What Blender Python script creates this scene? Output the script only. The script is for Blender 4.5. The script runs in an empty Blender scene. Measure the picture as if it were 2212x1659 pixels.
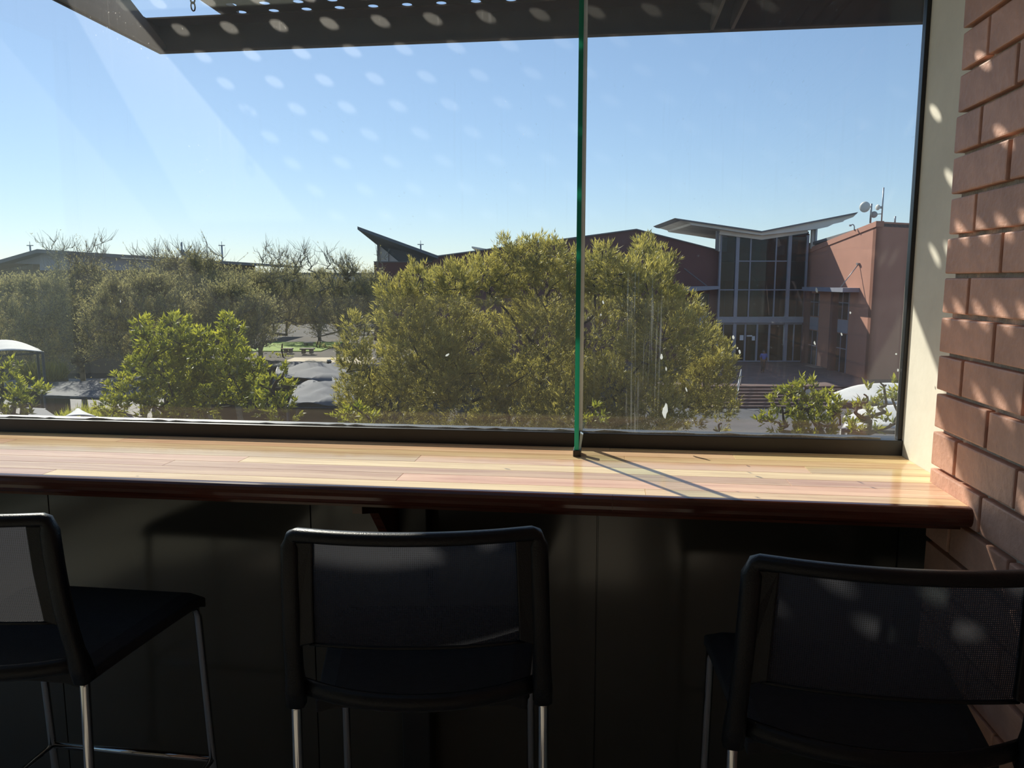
import bpy, math, random
import numpy as np
from mathutils import Vector, Matrix
from math import sin, cos, pi, radians, sqrt

random.seed(7)
rng = np.random.default_rng(7)
SC = bpy.context.scene
COL = SC.collection

# ------------------------------------------------------------------ camera
W_PX, H_PX, F_PX = 2212.0, 1659.0, 1662.0
YAW, PITCH, CAM_Z = radians(7.2), radians(7.7), 1.48
cam_d = bpy.data.cameras.new('camera')
cam = bpy.data.objects.new('camera', cam_d)
COL.objects.link(cam)
cam_d.sensor_width = 36.0
cam_d.lens = 36.0 * F_PX / W_PX
cam_d.clip_start, cam_d.clip_end = 0.05, 2000
cam.location = (0, 0, CAM_Z)
cam.rotation_euler = (pi / 2 - PITCH, 0, YAW)
SC.camera = cam

# ------------------------------------------------------------------ sun and sky
SUN_TO = Vector((-0.703, 1.0, 0.83)).normalized()          # direction towards the sun
sun_el = math.asin(SUN_TO.z)
sun_az = math.atan2(SUN_TO.x, SUN_TO.y)                    # measured from +Y towards +X
sd = bpy.data.lights.new('sun', 'SUN')
sd.energy = 7.0
sd.angle = radians(0.55)
sd.color = (1.0, 0.93, 0.82)
so = bpy.data.objects.new('sun', sd)
COL.objects.link(so)
so.rotation_euler = SUN_TO.to_track_quat('Z', 'Y').to_euler()
so.location = (-20, 30, 25)

world = bpy.data.worlds.new('world')
SC.world = world
world.use_nodes = True
wn = world.node_tree
wn.nodes.clear()
w_out = wn.nodes.new('ShaderNodeOutputWorld')
w_bg = wn.nodes.new('ShaderNodeBackground')
w_sky = wn.nodes.new('ShaderNodeTexSky')
w_sky.sky_type = 'NISHITA'
w_sky.sun_disc = False
w_sky.sun_elevation = sun_el
w_sky.sun_rotation = sun_az
w_sky.altitude = 100
w_sky.air_density = 1.0
w_sky.dust_density = 0.1
w_sky.ozone_density = 3.0
w_bg.inputs['Strength'].default_value = 0.20
w_gam = wn.nodes.new('ShaderNodeGamma'); w_gam.inputs[1].default_value = 0.72     # camera tone curve flattens the sky
w_tint = wn.nodes.new('ShaderNodeMix'); w_tint.data_type = 'RGBA'; w_tint.blend_type = 'MULTIPLY'
w_tint.inputs[0].default_value = 1.0; w_tint.inputs[7].default_value = (0.92, 1.0, 1.13, 1)
wn.links.new(w_sky.outputs[0], w_gam.inputs[0])
wn.links.new(w_gam.outputs[0], w_tint.inputs[6])
wn.links.new(w_tint.outputs[2], w_bg.inputs[0])
wn.links.new(w_bg.outputs[0], w_out.inputs[0])

SC.view_settings.view_transform = 'Standard'
SC.view_settings.look = 'None'
SC.view_settings.gamma = 1.0
SC.view_settings.use_curve_mapping = False
SC.view_settings.exposure = 0.0

# ------------------------------------------------------------------ layout helpers
V = Vector
RT = V((cos(YAW), sin(YAW), 0))                  # outside axes: U right, FH ahead
FH = V((-sin(YAW), cos(YAW), 0))
FW = FH * cos(PITCH) + V((0, 0, -sin(PITCH)))
UP = RT.cross(FW)
CAM = V((0, 0, CAM_Z))


def ray(x, y):
    return FW + RT * ((x - W_PX / 2) / F_PX) - UP * ((y - H_PX / 2) / F_PX)


def at_y(x, y, Y):
    d = ray(x, y); return CAM + d * (Y / d.y)


def at_z(x, y, Z):
    d = ray(x, y); return CAM + d * ((Z - CAM_Z) / d.z)


def at_x(x, y, X):
    d = ray(x, y); return CAM + d * (X / d.x)


def at_d(x, y, D):
    """point at horizontal distance D ahead of the viewpoint"""
    d = ray(x, y); return CAM + d * (D / d.dot(FH))


def at_u(x, y, U):
    """point on the vertical plane that lies U to the right"""
    d = ray(x, y); return CAM + d * (U / d.dot(RT))


def ext(u, d, z):
    return RT * u + FH * d + V((0, 0, z))


# ------------------------------------------------------------------ materials
MATS = {}


def nt(name):
    m = bpy.data.materials.new(name)
    m.use_nodes = True
    t = m.node_tree
    t.nodes.clear()
    o = t.nodes.new('ShaderNodeOutputMaterial')
    MATS[name] = m
    return m, t, o


def N(t, kind, **kw):
    n = t.nodes.new(kind)
    for k, v in kw.items():
        if hasattr(n, k):
            setattr(n, k, v)
        else:
            n.inputs[k].default_value = v
    return n


def ramp(t, fac, stops):
    r = t.nodes.new('ShaderNodeValToRGB')
    e = r.color_ramp.elements
    while len(e) < len(stops):
        e.new(0.5)
    for i, (p, c) in enumerate(stops):
        e[i].position = p
        e[i].color = c if len(c) == 4 else (*c, 1)
    t.links.new(fac, r.inputs[0])
    return r.outputs[0]


def math_n(t, op, a, b=None, clamp=False):
    n = t.nodes.new('ShaderNodeMath')
    n.operation = op
    n.use_clamp = clamp
    for i, v in enumerate((a, b)):
        if v is None:
            continue
        if isinstance(v, (int, float)):
            n.inputs[i].default_value = v
        else:
            t.links.new(v, n.inputs[i])
    return n.outputs[0]


def mat(name, c, rough=0.6, metal=0.0, var=0.12, scale=6.0, bump=0.0, spec=0.5, coat=0.0, c2=None, stretch=None, rnd=0.0, bscale=None):
    """principled surface with procedural tone variation"""
    m, t, o = nt(name)
    p = N(t, 'ShaderNodeBsdfPrincipled')
    p.inputs['Roughness'].default_value = rough
    p.inputs['Metallic'].default_value = metal
    p.inputs['Specular IOR Level'].default_value = spec
    p.inputs['Coat Weight'].default_value = coat
    p.inputs['Coat Roughness'].default_value = 0.08
    tc = N(t, 'ShaderNodeTexCoord')
    mp = N(t, 'ShaderNodeMapping')
    if stretch:
        mp.inputs['Scale'].default_value = stretch
    t.links.new(tc.outputs['Object'], mp.inputs[0])
    nz = N(t, 'ShaderNodeTexNoise')
    nz.inputs['Scale'].default_value = scale
    nz.inputs['Detail'].default_value = 5
    nz.inputs['Roughness'].default_value = 0.65
    t.links.new(mp.outputs[0], nz.inputs[0])
    d = c2 if c2 else tuple(max(0, x * (1 - 2 * var)) for x in c)
    hi = c if c2 else tuple(min(1, x * (1 + var)) for x in c)
    col = ramp(t, nz.outputs[0], [(0.3, d), (0.7, hi)])
    if rnd:
        oi = N(t, 'ShaderNodeObjectInfo')
        hs = N(t, 'ShaderNodeHueSaturation')
        v1 = math_n(t, 'MULTIPLY_ADD', oi.outputs['Random'], rnd)
        v1.node.inputs[2].default_value = 1 - rnd / 2
        t.links.new(v1, hs.inputs['Value'])
        t.links.new(col, hs.inputs['Color'])
        col = hs.outputs[0]
    t.links.new(col, p.inputs['Base Color'])
    if bump:
        b = N(t, 'ShaderNodeBump')
        b.inputs['Strength'].default_value = bump
        b.inputs['Distance'].default_value = 0.01
        n2 = N(t, 'ShaderNodeTexNoise')
        n2.inputs['Scale'].default_value = bscale or scale * 8
        n2.inputs['Detail'].default_value = 4
        t.links.new(mp.outputs[0], n2.inputs[0])
        t.links.new(n2.outputs[0], b.inputs['Height'])
        t.links.new(b.outputs[0], p.inputs['Normal'])
    t.links.new(p.outputs[0], o.inputs[0])
    return m


def leaf_mat(name, c_lo, c_hi, trans=0.45, gloss=0.06):
    m, t, o = nt(name)
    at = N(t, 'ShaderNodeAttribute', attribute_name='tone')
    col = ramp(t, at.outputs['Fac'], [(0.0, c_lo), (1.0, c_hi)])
    d = N(t, 'ShaderNodeBsdfDiffuse')
    tr = N(t, 'ShaderNodeBsdfTranslucent')
    g = N(t, 'ShaderNodeBsdfGlossy')
    g.inputs['Roughness'].default_value = 0.5
    g.inputs['Color'].default_value = (1, 1, 1, 1)
    t.links.new(col, d.inputs[0])
    t.links.new(col, tr.inputs[0])
    m1 = N(t, 'ShaderNodeMixShader'); m1.inputs[0].default_value = trans
    t.links.new(d.outputs[0], m1.inputs[1]); t.links.new(tr.outputs[0], m1.inputs[2])
    m2 = N(t, 'ShaderNodeMixShader'); m2.inputs[0].default_value = gloss
    t.links.new(m1.outputs[0], m2.inputs[1]); t.links.new(g.outputs[0], m2.inputs[2])
    t.links.new(m2.outputs[0], o.inputs[0])
    return m


def facing_reflect(t, f0=0.045, k=1.0):
    lw = N(t, 'ShaderNodeLayerWeight'); lw.inputs[0].default_value = 0.5
    p5 = math_n(t, 'POWER', lw.outputs['Facing'], 5.0)
    a = math_n(t, 'MULTIPLY', p5, (1 - f0) * k)
    return math_n(t, 'ADD', a, f0 * k, True)


def window_glass():
    """clear pane carrying a film of dust, water spots and run marks that sunlight picks out"""
    m, t, o = nt('window_glass')
    geo = N(t, 'ShaderNodeNewGeometry')
    tr = N(t, 'ShaderNodeBsdfTransparent'); tr.inputs[0].default_value = (0.955, 0.975, 0.965, 1)
    gl = N(t, 'ShaderNodeBsdfGlossy'); gl.inputs['Roughness'].default_value = 0.0
    mx = N(t, 'ShaderNodeMixShader')
    t.links.new(facing_reflect(t, 0.042), mx.inputs[0])
    t.links.new(tr.outputs[0], mx.inputs[1]); t.links.new(gl.outputs[0], mx.inputs[2])
    # dust mask ----------------------------------------------------------
    sep = N(t, 'ShaderNodeSeparateXYZ'); t.links.new(geo.outputs['Position'], sep.inputs[0])

    def noise(sx, sz, detail=3, rough=0.6, off=0.0):
        c = N(t, 'ShaderNodeCombineXYZ')
        t.links.new(math_n(t, 'MULTIPLY', sep.outputs['X'], sx), c.inputs[0])
        t.links.new(math_n(t, 'MULTIPLY', sep.outputs['Z'], sz), c.inputs[1])
        c.inputs[2].default_value = off
        n = N(t, 'ShaderNodeTexNoise'); n.inputs['Scale'].default_value = 1.0
        n.inputs['Detail'].default_value = detail; n.inputs['Roughness'].default_value = rough
        t.links.new(c.outputs[0], n.inputs[0])
        return n.outputs[0]
    base = ramp(t, noise(1.5, 1.2), [(0.35, (0.75,) * 3), (0.7, (1.1,) * 3)])
    spots = ramp(t, noise(150, 110, 2, 0.7, 3.0), [(0.66, (0,) * 3), (0.76, (1,) * 3)])
    runs = ramp(t, noise(120, 2.5, 2, 0.6, 7.0), [(0.58, (0,) * 3), (0.74, (1,) * 3)])
    blot = ramp(t, noise(6, 5, 3, 0.6, 11.0), [(0.42, (0.0,) * 3), (0.62, (1,) * 3)])
    # the heavy run marks on the right pane, x 0.02 .. 0.09, below z 1.48
    sx = math_n(t, 'ABSOLUTE', math_n(t, 'SUBTRACT', sep.outputs['X'], 0.088))
    band = math_n(t, 'LESS_THAN', sx, 0.045)
    lowz = math_n(t, 'LESS_THAN', sep.outputs['Z'], 1.50)
    strk = ramp(t, noise(230, 4.0, 2, 0.5, 5.0), [(0.55, (0,) * 3), (0.66, (1,) * 3)])
    heavy = math_n(t, 'MULTIPLY', math_n(t, 'MULTIPLY', band, lowz), strk)
    # grime gathering along the bottom edge
    lo = math_n(t, 'SUBTRACT', 1.30, sep.outputs['Z'])
    lo = math_n(t, 'MULTIPLY', math_n(t, 'MAXIMUM', lo, 0.0), 1.2)
    a = math_n(t, 'MULTIPLY', base, 1.0)
    s = math_n(t, 'MULTIPLY', math_n(t, 'MULTIPLY', spots, blot), 7.0)
    a = math_n(t, 'ADD', a, s)
    a = math_n(t, 'ADD', a, math_n(t, 'MULTIPLY', runs, 0.6))
    a = math_n(t, 'ADD', a, math_n(t, 'MULTIPLY', heavy, 4.0))
    a = math_n(t, 'ADD', a, lo)
    tl = N(t, 'ShaderNodeBsdfTranslucent'); tl.inputs[0].default_value = (0.9, 0.88, 0.84, 1)
    rf = N(t, 'ShaderNodeBsdfRefraction'); rf.inputs['Roughness'].default_value = 0.72
    rf.inputs['IOR'].default_value = 1.6
    rf.inputs['Color'].default_value = (1, 0.97, 0.92, 1)
    md = N(t, 'ShaderNodeMixShader'); md.inputs[0].default_value = 0.78
    t.links.new(tl.outputs[0], md.inputs[1]); t.links.new(rf.outputs[0], md.inputs[2])
    fin = N(t, 'ShaderNodeMixShader')
    t.links.new(math_n(t, 'MULTIPLY', a, DUST, True), fin.inputs[0])
    t.links.new(mx.outputs[0], fin.inputs[1]); t.links.new(md.outputs[0], fin.inputs[2])
    t.links.new(fin.outputs[0], o.inputs[0])
    return m


DUST = 0.026


def thin_glass(name, tint, f0=0.04, k=1.0, mixd=0.0, dc=(0.5, 0.5, 0.5)):
    m, t, o = nt(name)
    tr = N(t, 'ShaderNodeBsdfTransparent'); tr.inputs[0].default_value = (*tint, 1)
    gl = N(t, 'ShaderNodeBsdfGlossy'); gl.inputs['Roughness'].default_value = 0.02
    mx = N(t, 'ShaderNodeMixShader')
    t.links.new(facing_reflect(t, f0, k), mx.inputs[0])
    t.links.new(tr.outputs[0], mx.inputs[1]); t.links.new(gl.outputs[0], mx.inputs[2])
    last = mx
    if mixd:
        d = N(t, 'ShaderNodeBsdfDiffuse'); d.inputs[0].default_value = (*dc, 1)
        tl = N(t, 'ShaderNodeBsdfTranslucent'); tl.inputs[0].default_value = (*dc, 1)
        ad = N(t, 'ShaderNodeMixShader'); ad.inputs[0].default_value = 0.5
        t.links.new(d.outputs[0], ad.inputs[1]); t.links.new(tl.outputs[0], ad.inputs[2])
        m2 = N(t, 'ShaderNodeMixShader'); m2.inputs[0].default_value = mixd
        t.links.new(mx.outputs[0], m2.inputs[1]); t.links.new(ad.outputs[0], m2.inputs[2])
        last = m2
    t.links.new(last.outputs[0], o.inputs[0])
    return m


def wood_mat(name, dark, light, rough=0.22, rnd=True):
    m, t, o = nt(name)
    p = N(t, 'ShaderNodeBsdfPrincipled')
    tc = N(t, 'ShaderNodeTexCoord')
    oi = N(t, 'ShaderNodeObjectInfo')
    add = N(t, 'ShaderNodeVectorMath', operation='ADD')
    rv = N(t, 'ShaderNodeCombineXYZ')
    t.links.new(math_n(t, 'MULTIPLY', oi.outputs['Random'], 37.0), rv.inputs[0])
    t.links.new(math_n(t, 'MULTIPLY', oi.outputs['Random'], 11.0), rv.inputs[1])
    t.links.new(tc.outputs['Object'], add.inputs[0]); t.links.new(rv.outputs[0], add.inputs[1])
    mp = N(t, 'ShaderNodeMapping'); mp.inputs['Scale'].default_value = (1.6, 22, 22)
    t.links.new(add.outputs[0], mp.inputs[0])
    nz = N(t, 'ShaderNodeTexNoise'); nz.inputs['Scale'].default_value = 1.5
    nz.inputs['Detail'].default_value = 8; nz.inputs['Roughness'].default_value = 0.62
    nz.inputs['Distortion'].default_value = 0.6
    t.links.new(mp.outputs[0], nz.inputs[0])
    col = ramp(t, nz.outputs[0], [(0.28, dark), (0.55, light), (0.78, tuple(min(1, x * 1.25) for x in light))])
    if rnd:
        hs = N(t, 'ShaderNodeHueSaturation')
        v = math_n(t, 'MULTIPLY', oi.outputs['Random'], 0.34)
        v = math_n(t, 'ADD', v, 0.80)
        t.links.new(v, hs.inputs['Value'])
        h = math_n(t, 'MULTIPLY', math_n(t, 'FRACT', math_n(t, 'MULTIPLY', oi.outputs['Random'], 7.31)), 0.045)
        h = math_n(t, 'ADD', h, 0.47)
        t.links.new(h, hs.inputs['Hue'])
        t.links.new(col, hs.inputs['Color'])
        col = hs.outputs[0]
    t.links.new(col, p.inputs['Base Color'])
    # worn varnish: broken gloss
    n3 = N(t, 'ShaderNodeTexNoise'); n3.inputs['Scale'].default_value = 9
    n3.inputs['Detail'].default_value = 6
    t.links.new(tc.outputs['Object'], n3.inputs[0])
    r = ramp(t, n3.outputs[0], [(0.35, (rough * 0.7,) * 3), (0.7, (rough * 1.6,) * 3)])
    t.links.new(r, p.inputs['Roughness'])
    p.inputs['Specular IOR Level'].default_value = 0.0
    p.inputs['Coat Weight'].default_value = 0.8
    p.inputs['Coat Roughness'].default_value = 0.13
    b = N(t, 'ShaderNodeBump'); b.inputs['Strength'].default_value = 0.05; b.inputs['Distance'].default_value = 0.004
    t.links.new(nz.outputs[0], b.inputs['Height']); t.links.new(b.outputs[0], p.inputs['Normal'])
    t.links.new(p.outputs[0], o.inputs[0])
    return m


window_glass()
thin_glass('pale_glass', (0.90, 0.96, 0.93), 0.04)
thin_glass('facade_glass', (0.34, 0.41, 0.46), 0.018)
thin_glass('mesh_fabric', (0.42, 0.42, 0.43), 0.0, 1.0, 0.0)
m, t, o = nt('fin_edge')                                     # polished green edge of float glass
_p = N(t, 'ShaderNodeBsdfPrincipled')
_p.inputs['Base Color'].default_value = (0.03, 0.24, 0.15, 1)
_p.inputs['Roughness'].default_value = 0.12
_tr = N(t, 'ShaderNodeBsdfTranslucent'); _tr.inputs[0].default_value = (0.14, 0.50, 0.37, 1)
_mx = N(t, 'ShaderNodeMixShader'); _mx.inputs[0].default_value = 0.6
t.links.new(_p.outputs[0], _mx.inputs[1]); t.links.new(_tr.outputs[0], _mx.inputs[2]); t.links.new(_mx.outputs[0], o.inputs[0])

m, t, o = nt('chair_mesh')                                   # black woven net, partly see-through
_tr = N(t, 'ShaderNodeBsdfTransparent')
_d = N(t, 'ShaderNodeBsdfDiffuse'); _d.inputs[0].default_value = (0.03, 0.03, 0.035, 1)
_t2 = N(t, 'ShaderNodeBsdfTranslucent'); _t2.inputs[0].default_value = (0.06, 0.06, 0.066, 1)
_m0 = N(t, 'ShaderNodeMixShader'); _m0.inputs[0].default_value = 0.5
t.links.new(_d.outputs[0], _m0.inputs[1]); t.links.new(_t2.outputs[0], _m0.inputs[2])
_tc = N(t, 'ShaderNodeTexCoord')
_w1 = N(t, 'ShaderNodeTexWave', bands_direction='X'); _w1.inputs['Scale'].default_value = 95
_w2 = N(t, 'ShaderNodeTexWave', bands_direction='Z'); _w2.inputs['Scale'].default_value = 95
t.links.new(_tc.outputs['Object'], _w1.inputs[0]); t.links.new(_tc.outputs['Object'], _w2.inputs[0])
_f = math_n(t, 'MULTIPLY', _w1.outputs['Fac'], _w2.outputs['Fac'])
_f = ramp(t, _f, [(0.30, (0.0,) * 3), (0.55, (0.52,) * 3)])
_mx = N(t, 'ShaderNodeMixShader')
t.links.new(_f, _mx.inputs[0]); t.links.new(_m0.outputs[0], _mx.inputs[1]); t.links.new(_tr.outputs[0], _mx.inputs[2])
t.links.new(_mx.outputs[0], o.inputs[0])

mat('plaster', (0.80, 0.745, 0.62), 0.75, var=0.05, scale=5, bump=0.06)
mat('brick', (0.63, 0.345, 0.245), 0.55, var=0.13, scale=9, bump=0.25, rnd=0.28)
mat('mortar', (0.58, 0.49, 0.39), 0.95, var=0.15, scale=25, bump=0.6)
mat('black_alu', (0.012, 0.012, 0.014), 0.38, var=0.1)
mat('sealant', (0.34, 0.32, 0.27), 0.8, var=0.2, scale=30, bump=0.4)
mat('clear_plastic', (0.75, 0.78, 0.78), 0.15, var=0.1)
m, t, o = nt('dropping')                                    # chalky white, lets some light through
_d = N(t, 'ShaderNodeBsdfDiffuse'); _d.inputs[0].default_value = (0.85, 0.85, 0.82, 1)
_t2 = N(t, 'ShaderNodeBsdfTranslucent'); _t2.inputs[0].default_value = (0.9, 0.92, 0.92, 1)
_m0 = N(t, 'ShaderNodeMixShader'); _m0.inputs[0].default_value = 0.65
t.links.new(_d.outputs[0], _m0.inputs[1]); t.links.new(_t2.outputs[0], _m0.inputs[2]); t.links.new(_m0.outputs[0], o.inputs[0])
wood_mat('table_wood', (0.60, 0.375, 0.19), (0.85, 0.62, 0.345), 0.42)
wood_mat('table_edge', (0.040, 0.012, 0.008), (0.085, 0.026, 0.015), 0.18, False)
mat('dark_panel', (0.050, 0.046, 0.038), 0.14, var=0.05, scale=2, spec=0.5)
mat('floor_tile', (0.60, 0.53, 0.44), 0.35, var=0.1, scale=3)
mat('room_paint', (0.85, 0.82, 0.76), 0.9, var=0.04, scale=2)
mat('black_plastic', (0.006, 0.0065, 0.008), 0.36, var=0.08, scale=8, bump=0.15, bscale=400, spec=0.22)
mat('seat_fabric', (0.010, 0.010, 0.012), 0.85, var=0.2, scale=60, bump=0.2)
mat('chrome', (0.42, 0.42, 0.43), 0.10, 1.0, var=0.02)
mat('canopy_steel', (0.075, 0.062, 0.055), 0.5, 0.2, var=0.15, scale=8)
mat('canopy_sheet', (0.05, 0.042, 0.038), 0.55, 0.2, var=0.15, scale=8)
mat('bracket_grey', (0.16, 0.15, 0.14), 0.6, var=0.1, scale=8)
mat('rust_chain', (0.06, 0.045, 0.04), 0.7, var=0.2, scale=40)
# outside
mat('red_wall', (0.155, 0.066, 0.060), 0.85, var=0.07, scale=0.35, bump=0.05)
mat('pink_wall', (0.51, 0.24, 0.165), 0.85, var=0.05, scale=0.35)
mat('roof_pale', (0.74, 0.70, 0.62), 0.6, var=0.08, scale=0.6)
mat('roof_grey', (0.17, 0.17, 0.175), 0.6, var=0.1, scale=0.5)
mat('roof_blue', (0.11, 0.13, 0.16), 0.6, var=0.1, scale=0.5)
mat('clad_white', (0.60, 0.64, 0.68), 0.6, var=0.05, scale=0.8)
mat('grey_steel', (0.30, 0.31, 0.37), 0.5, var=0.05, scale=2)
mat('grey_panel', (0.33, 0.34, 0.38), 0.6, var=0.05, scale=1)
mat('atrium_inner', (0.20, 0.25, 0.27), 0.8, var=0.05, scale=1)
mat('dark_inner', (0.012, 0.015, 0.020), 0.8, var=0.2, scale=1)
mat('paper', (0.8, 0.8, 0.82), 0.8, var=0.03)
mat('brown_wall', (0.20, 0.155, 0.10), 0.85, var=0.1, scale=0.4)
mat('dish_white', (0.78, 0.76, 0.68), 0.5, var=0.04)
mat('dish_grey', (0.35, 0.36, 0.36), 0.5, var=0.04)
mat('galv', (0.36, 0.38, 0.40), 0.4, 0.5, var=0.06)
mat('paving_red', (0.17, 0.115, 0.105), 0.9, var=0.14, scale=1.2)
mat('paving_grey', (0.30, 0.28, 0.26), 0.9, var=0.12, scale=0.8)
mat('paving_shaded', (0.085, 0.085, 0.095), 0.9, var=0.14, scale=0.8)  # darker copy of the paving: building shade put into the colour
mat('step_brick', (0.14, 0.065, 0.055), 0.9, var=0.15, scale=2)
mat('step_nose', (0.26, 0.19, 0.17), 0.9, var=0.15, scale=2)
mat('earth', (0.075, 0.06, 0.042), 0.95, var=0.25, scale=0.4)
mat('path_sand', (0.62, 0.53, 0.40), 0.95, var=0.08, scale=0.7)
mat('lawn', (0.22, 0.32, 0.02), 0.9, var=0.25, scale=3, bump=0.4)
mat('shade_cloth', (0.125, 0.128, 0.14), 0.85, var=0.06, scale=1.5)
mat('tent_white', (0.50, 0.50, 0.49), 0.8, var=0.05, scale=1.5)
mat('dark_steel', (0.025, 0.028, 0.035), 0.5, var=0.1)
mat('concrete', (0.36, 0.31, 0.25), 0.9, var=0.12, scale=2)
mat('bark_dark', (0.045, 0.036, 0.026), 0.95, var=0.25, scale=5)
mat('bark_thorn', (0.25, 0.23, 0.165), 0.95, var=0.25, scale=4)
mat('cloth_blue', (0.10, 0.13, 0.38), 0.9, var=0.1)
mat('cloth_dark', (0.02, 0.022, 0.03), 0.9, var=0.1)
mat('skin', (0.16, 0.09, 0.06), 0.6, var=0.05)
mat('car_paint', (0.03, 0.032, 0.04), 0.25, var=0.05)
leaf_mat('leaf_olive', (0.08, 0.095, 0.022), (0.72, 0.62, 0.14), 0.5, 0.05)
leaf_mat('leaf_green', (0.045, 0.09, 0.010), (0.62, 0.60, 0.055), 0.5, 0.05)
leaf_mat('leaf_thorn', (0.28, 0.26, 0.11), (0.60, 0.54, 0.23), 0.45, 0.02)
leaf_mat('leaf_reed', (0.13, 0.14, 0.03), (0.38, 0.34, 0.07), 0.5, 0.03)

# ------------------------------------------------------------------ mesh helpers


class MB:
    def __init__(s):
        s.v, s.f = [], []

    def add(s, vs, fs):
        b = len(s.v)
        s.v += [tuple(x) for x in vs]
        s.f += [tuple(i + b for i in f) for f in fs]
        return s

    def box(s, a, b):
        x0, y0, z0 = a; x1, y1, z1 = b
        return s.add([(x0, y0, z0), (x1, y0, z0), (x1, y1, z0), (x0, y1, z0), (x0, y0, z1), (x1, y0, z1), (x1, y1, z1), (x0, y1, z1)],
                     [(0, 3, 2, 1), (4, 5, 6, 7), (0, 1, 5, 4), (1, 2, 6, 5), (2, 3, 7, 6), (3, 0, 4, 7)])

    def hexa(s, p):
        return s.add(p, [(0, 3, 2, 1), (4, 5, 6, 7), (0, 1, 5, 4), (1, 2, 6, 5), (2, 3, 7, 6), (3, 0, 4, 7)])

    def prism(s, pts, vec):
        """polygon pts extruded by vec"""
        n = len(pts); vec = V(vec)
        vs = [V(p) for p in pts] + [V(p) + vec for p in pts]
        fs = [tuple(range(n - 1, -1, -1)), tuple(range(n, 2 * n))]
        fs += [(i, (i + 1) % n, n + (i + 1) % n, n + i) for i in range(n)]
        return s.add(vs, fs)

    def tube(s, path, r, sides=8, r2=None, ref=None, cap=True):
        """round or elliptic section swept along path; r may be a list"""
        P = [V(p) for p in path]; n = len(P)
        rr = r if isinstance(r, (list, tuple)) else [r] * n
        r2 = rr if r2 is None else (r2 if isinstance(r2, (list, tuple)) else [r2] * n)
        vs = []; prev = None
        for i, p in enumerate(P):
            d = (P[min(i + 1, n - 1)] - P[max(i - 1, 0)])
            d = d.normalized() if d.length > 1e-9 else V((0, 0, 1))
            if ref is not None:
                a = V(ref) - d * V(ref).dot(d)
            elif prev is None:
                a = d.orthogonal()
            else:
                a = prev - d * prev.dot(d)
            a = a.normalized() if a.length > 1e-6 else d.orthogonal().normalized()
            prev = a
            b = d.cross(a)
            for k in range(sides):
                th = 2 * pi * (k + 0.5) / sides
                vs.append(p + a * (cos(th) * rr[i]) + b * (sin(th) * r2[i]))
        fs = []
        for i in range(n - 1):
            for k in range(sides):
                k2 = (k + 1) % sides
                fs.append((i * sides + k, i * sides + k2, (i + 1) * sides + k2, (i + 1) * sides + k))
        if cap:
            fs.append(tuple(range(sides - 1, -1, -1)))
            fs.append(tuple((n - 1) * sides + k for k in range(sides)))
        return s.add(vs, fs)

    def lathe(s, prof, axis_o, axis_d, sides=20):
        """prof: list of (radius, along)"""
        d = V(axis_d).normalized(); a = d.orthogonal().normalized(); b = d.cross(a)
        vs = []
        for r, h in prof:
            for k in range(sides):
                th = 2 * pi * k / sides
                vs.append(V(axis_o) + d * h + (a * cos(th) + b * sin(th)) * max(r, 1e-4))
        fs = []
        for i in range(len(prof) - 1):
            for k in range(sides):
                k2 = (k + 1) % sides
                fs.append((i * sides + k, i * sides + k2, (i + 1) * sides + k2, (i + 1) * sides + k))
        fs.append(tuple(range(sides - 1, -1, -1))); fs.append(tuple((len(prof) - 1) * sides + k for k in range(sides)))
        return s.add(vs, fs)

    def sheet(s, grid, thick):
        """grid[i][j] of points -> closed slab, thickness downwards in z"""
        n, m_ = len(grid), len(grid[0]); off = n * m_
        vs = [V(p) for r in grid for p in r]
        vs += [p - V((0, 0, thick)) for p in vs]
        fs = []
        for i in range(n - 1):
            for j in range(m_ - 1):
                a, b, c, d = i * m_ + j, i * m_ + j + 1, (i + 1) * m_ + j + 1, (i + 1) * m_ + j
                fs.append((a, b, c, d)); fs.append((off + d, off + c, off + b, off + a))
        rim = [j for j in range(m_)] + [i * m_ + m_ - 1 for i in range(1, n)] + [(n - 1) * m_ + j for j in range(m_ - 2, -1, -1)] + [i * m_ for i in range(n - 2, 0, -1)]
        for k in range(len(rim)):
            a, b = rim[k], rim[(k + 1) % len(rim)]
            fs.append((b, a, off + a, off + b))
        return s.add(vs, fs)

    def mesh(s, name, smooth=False):
        me = bpy.data.meshes.new(name)
        me.from_pydata(s.v, [], s.f)
        if smooth:
            me.polygons.foreach_set('use_smooth', [True] * len(me.polygons))
        me.update()
        return me

    def build(s, name, material, parent=None, smooth=False, bevel=0.0, seg=2):
        o = bpy.data.objects.new(name, s.mesh(name, smooth))
        COL.objects.link(o)
        o.data.materials.append(MATS[material])
        if parent is not None:
            o.parent = parent
        if bevel:
            b = o.modifiers.new('bevel', 'BEVEL'); b.width = bevel; b.segments = seg; b.limit_method = 'ANGLE'
        return o


def fix_normals(o):
    import bmesh
    bm = bmesh.new(); bm.from_mesh(o.data)
    bmesh.ops.recalc_face_normals(bm, faces=bm.faces)
    bm.to_mesh(o.data); bm.free()
    return o


def thing(name, label, cat, loc=(0, 0, 0), rz=0.0, group=None):
    o = bpy.data.objects.new(name, None)
    COL.objects.link(o)
    o.location = loc; o.rotation_euler = (0, 0, rz)
    o.empty_display_size = 0.2
    return tag(o, label, cat, group)


def tag(o, label, cat, group=None, kind=None):
    o['label'] = label; o['category'] = cat
    if group:
        o['group'] = group
    if kind:
        o['kind'] = kind
    return o


def struct(o, label=None, cat=None):
    o['kind'] = 'structure'
    if label:
        o['label'] = label
    if cat:
        o['category'] = cat
    return o


def root(name, loc=(0, 0, 0), rz=0.0):
    o = bpy.data.objects.new(name, None); COL.objects.link(o)
    o.location = loc; o.rotation_euler = (0, 0, rz); o.empty_display_size = 0.2
    return o


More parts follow.
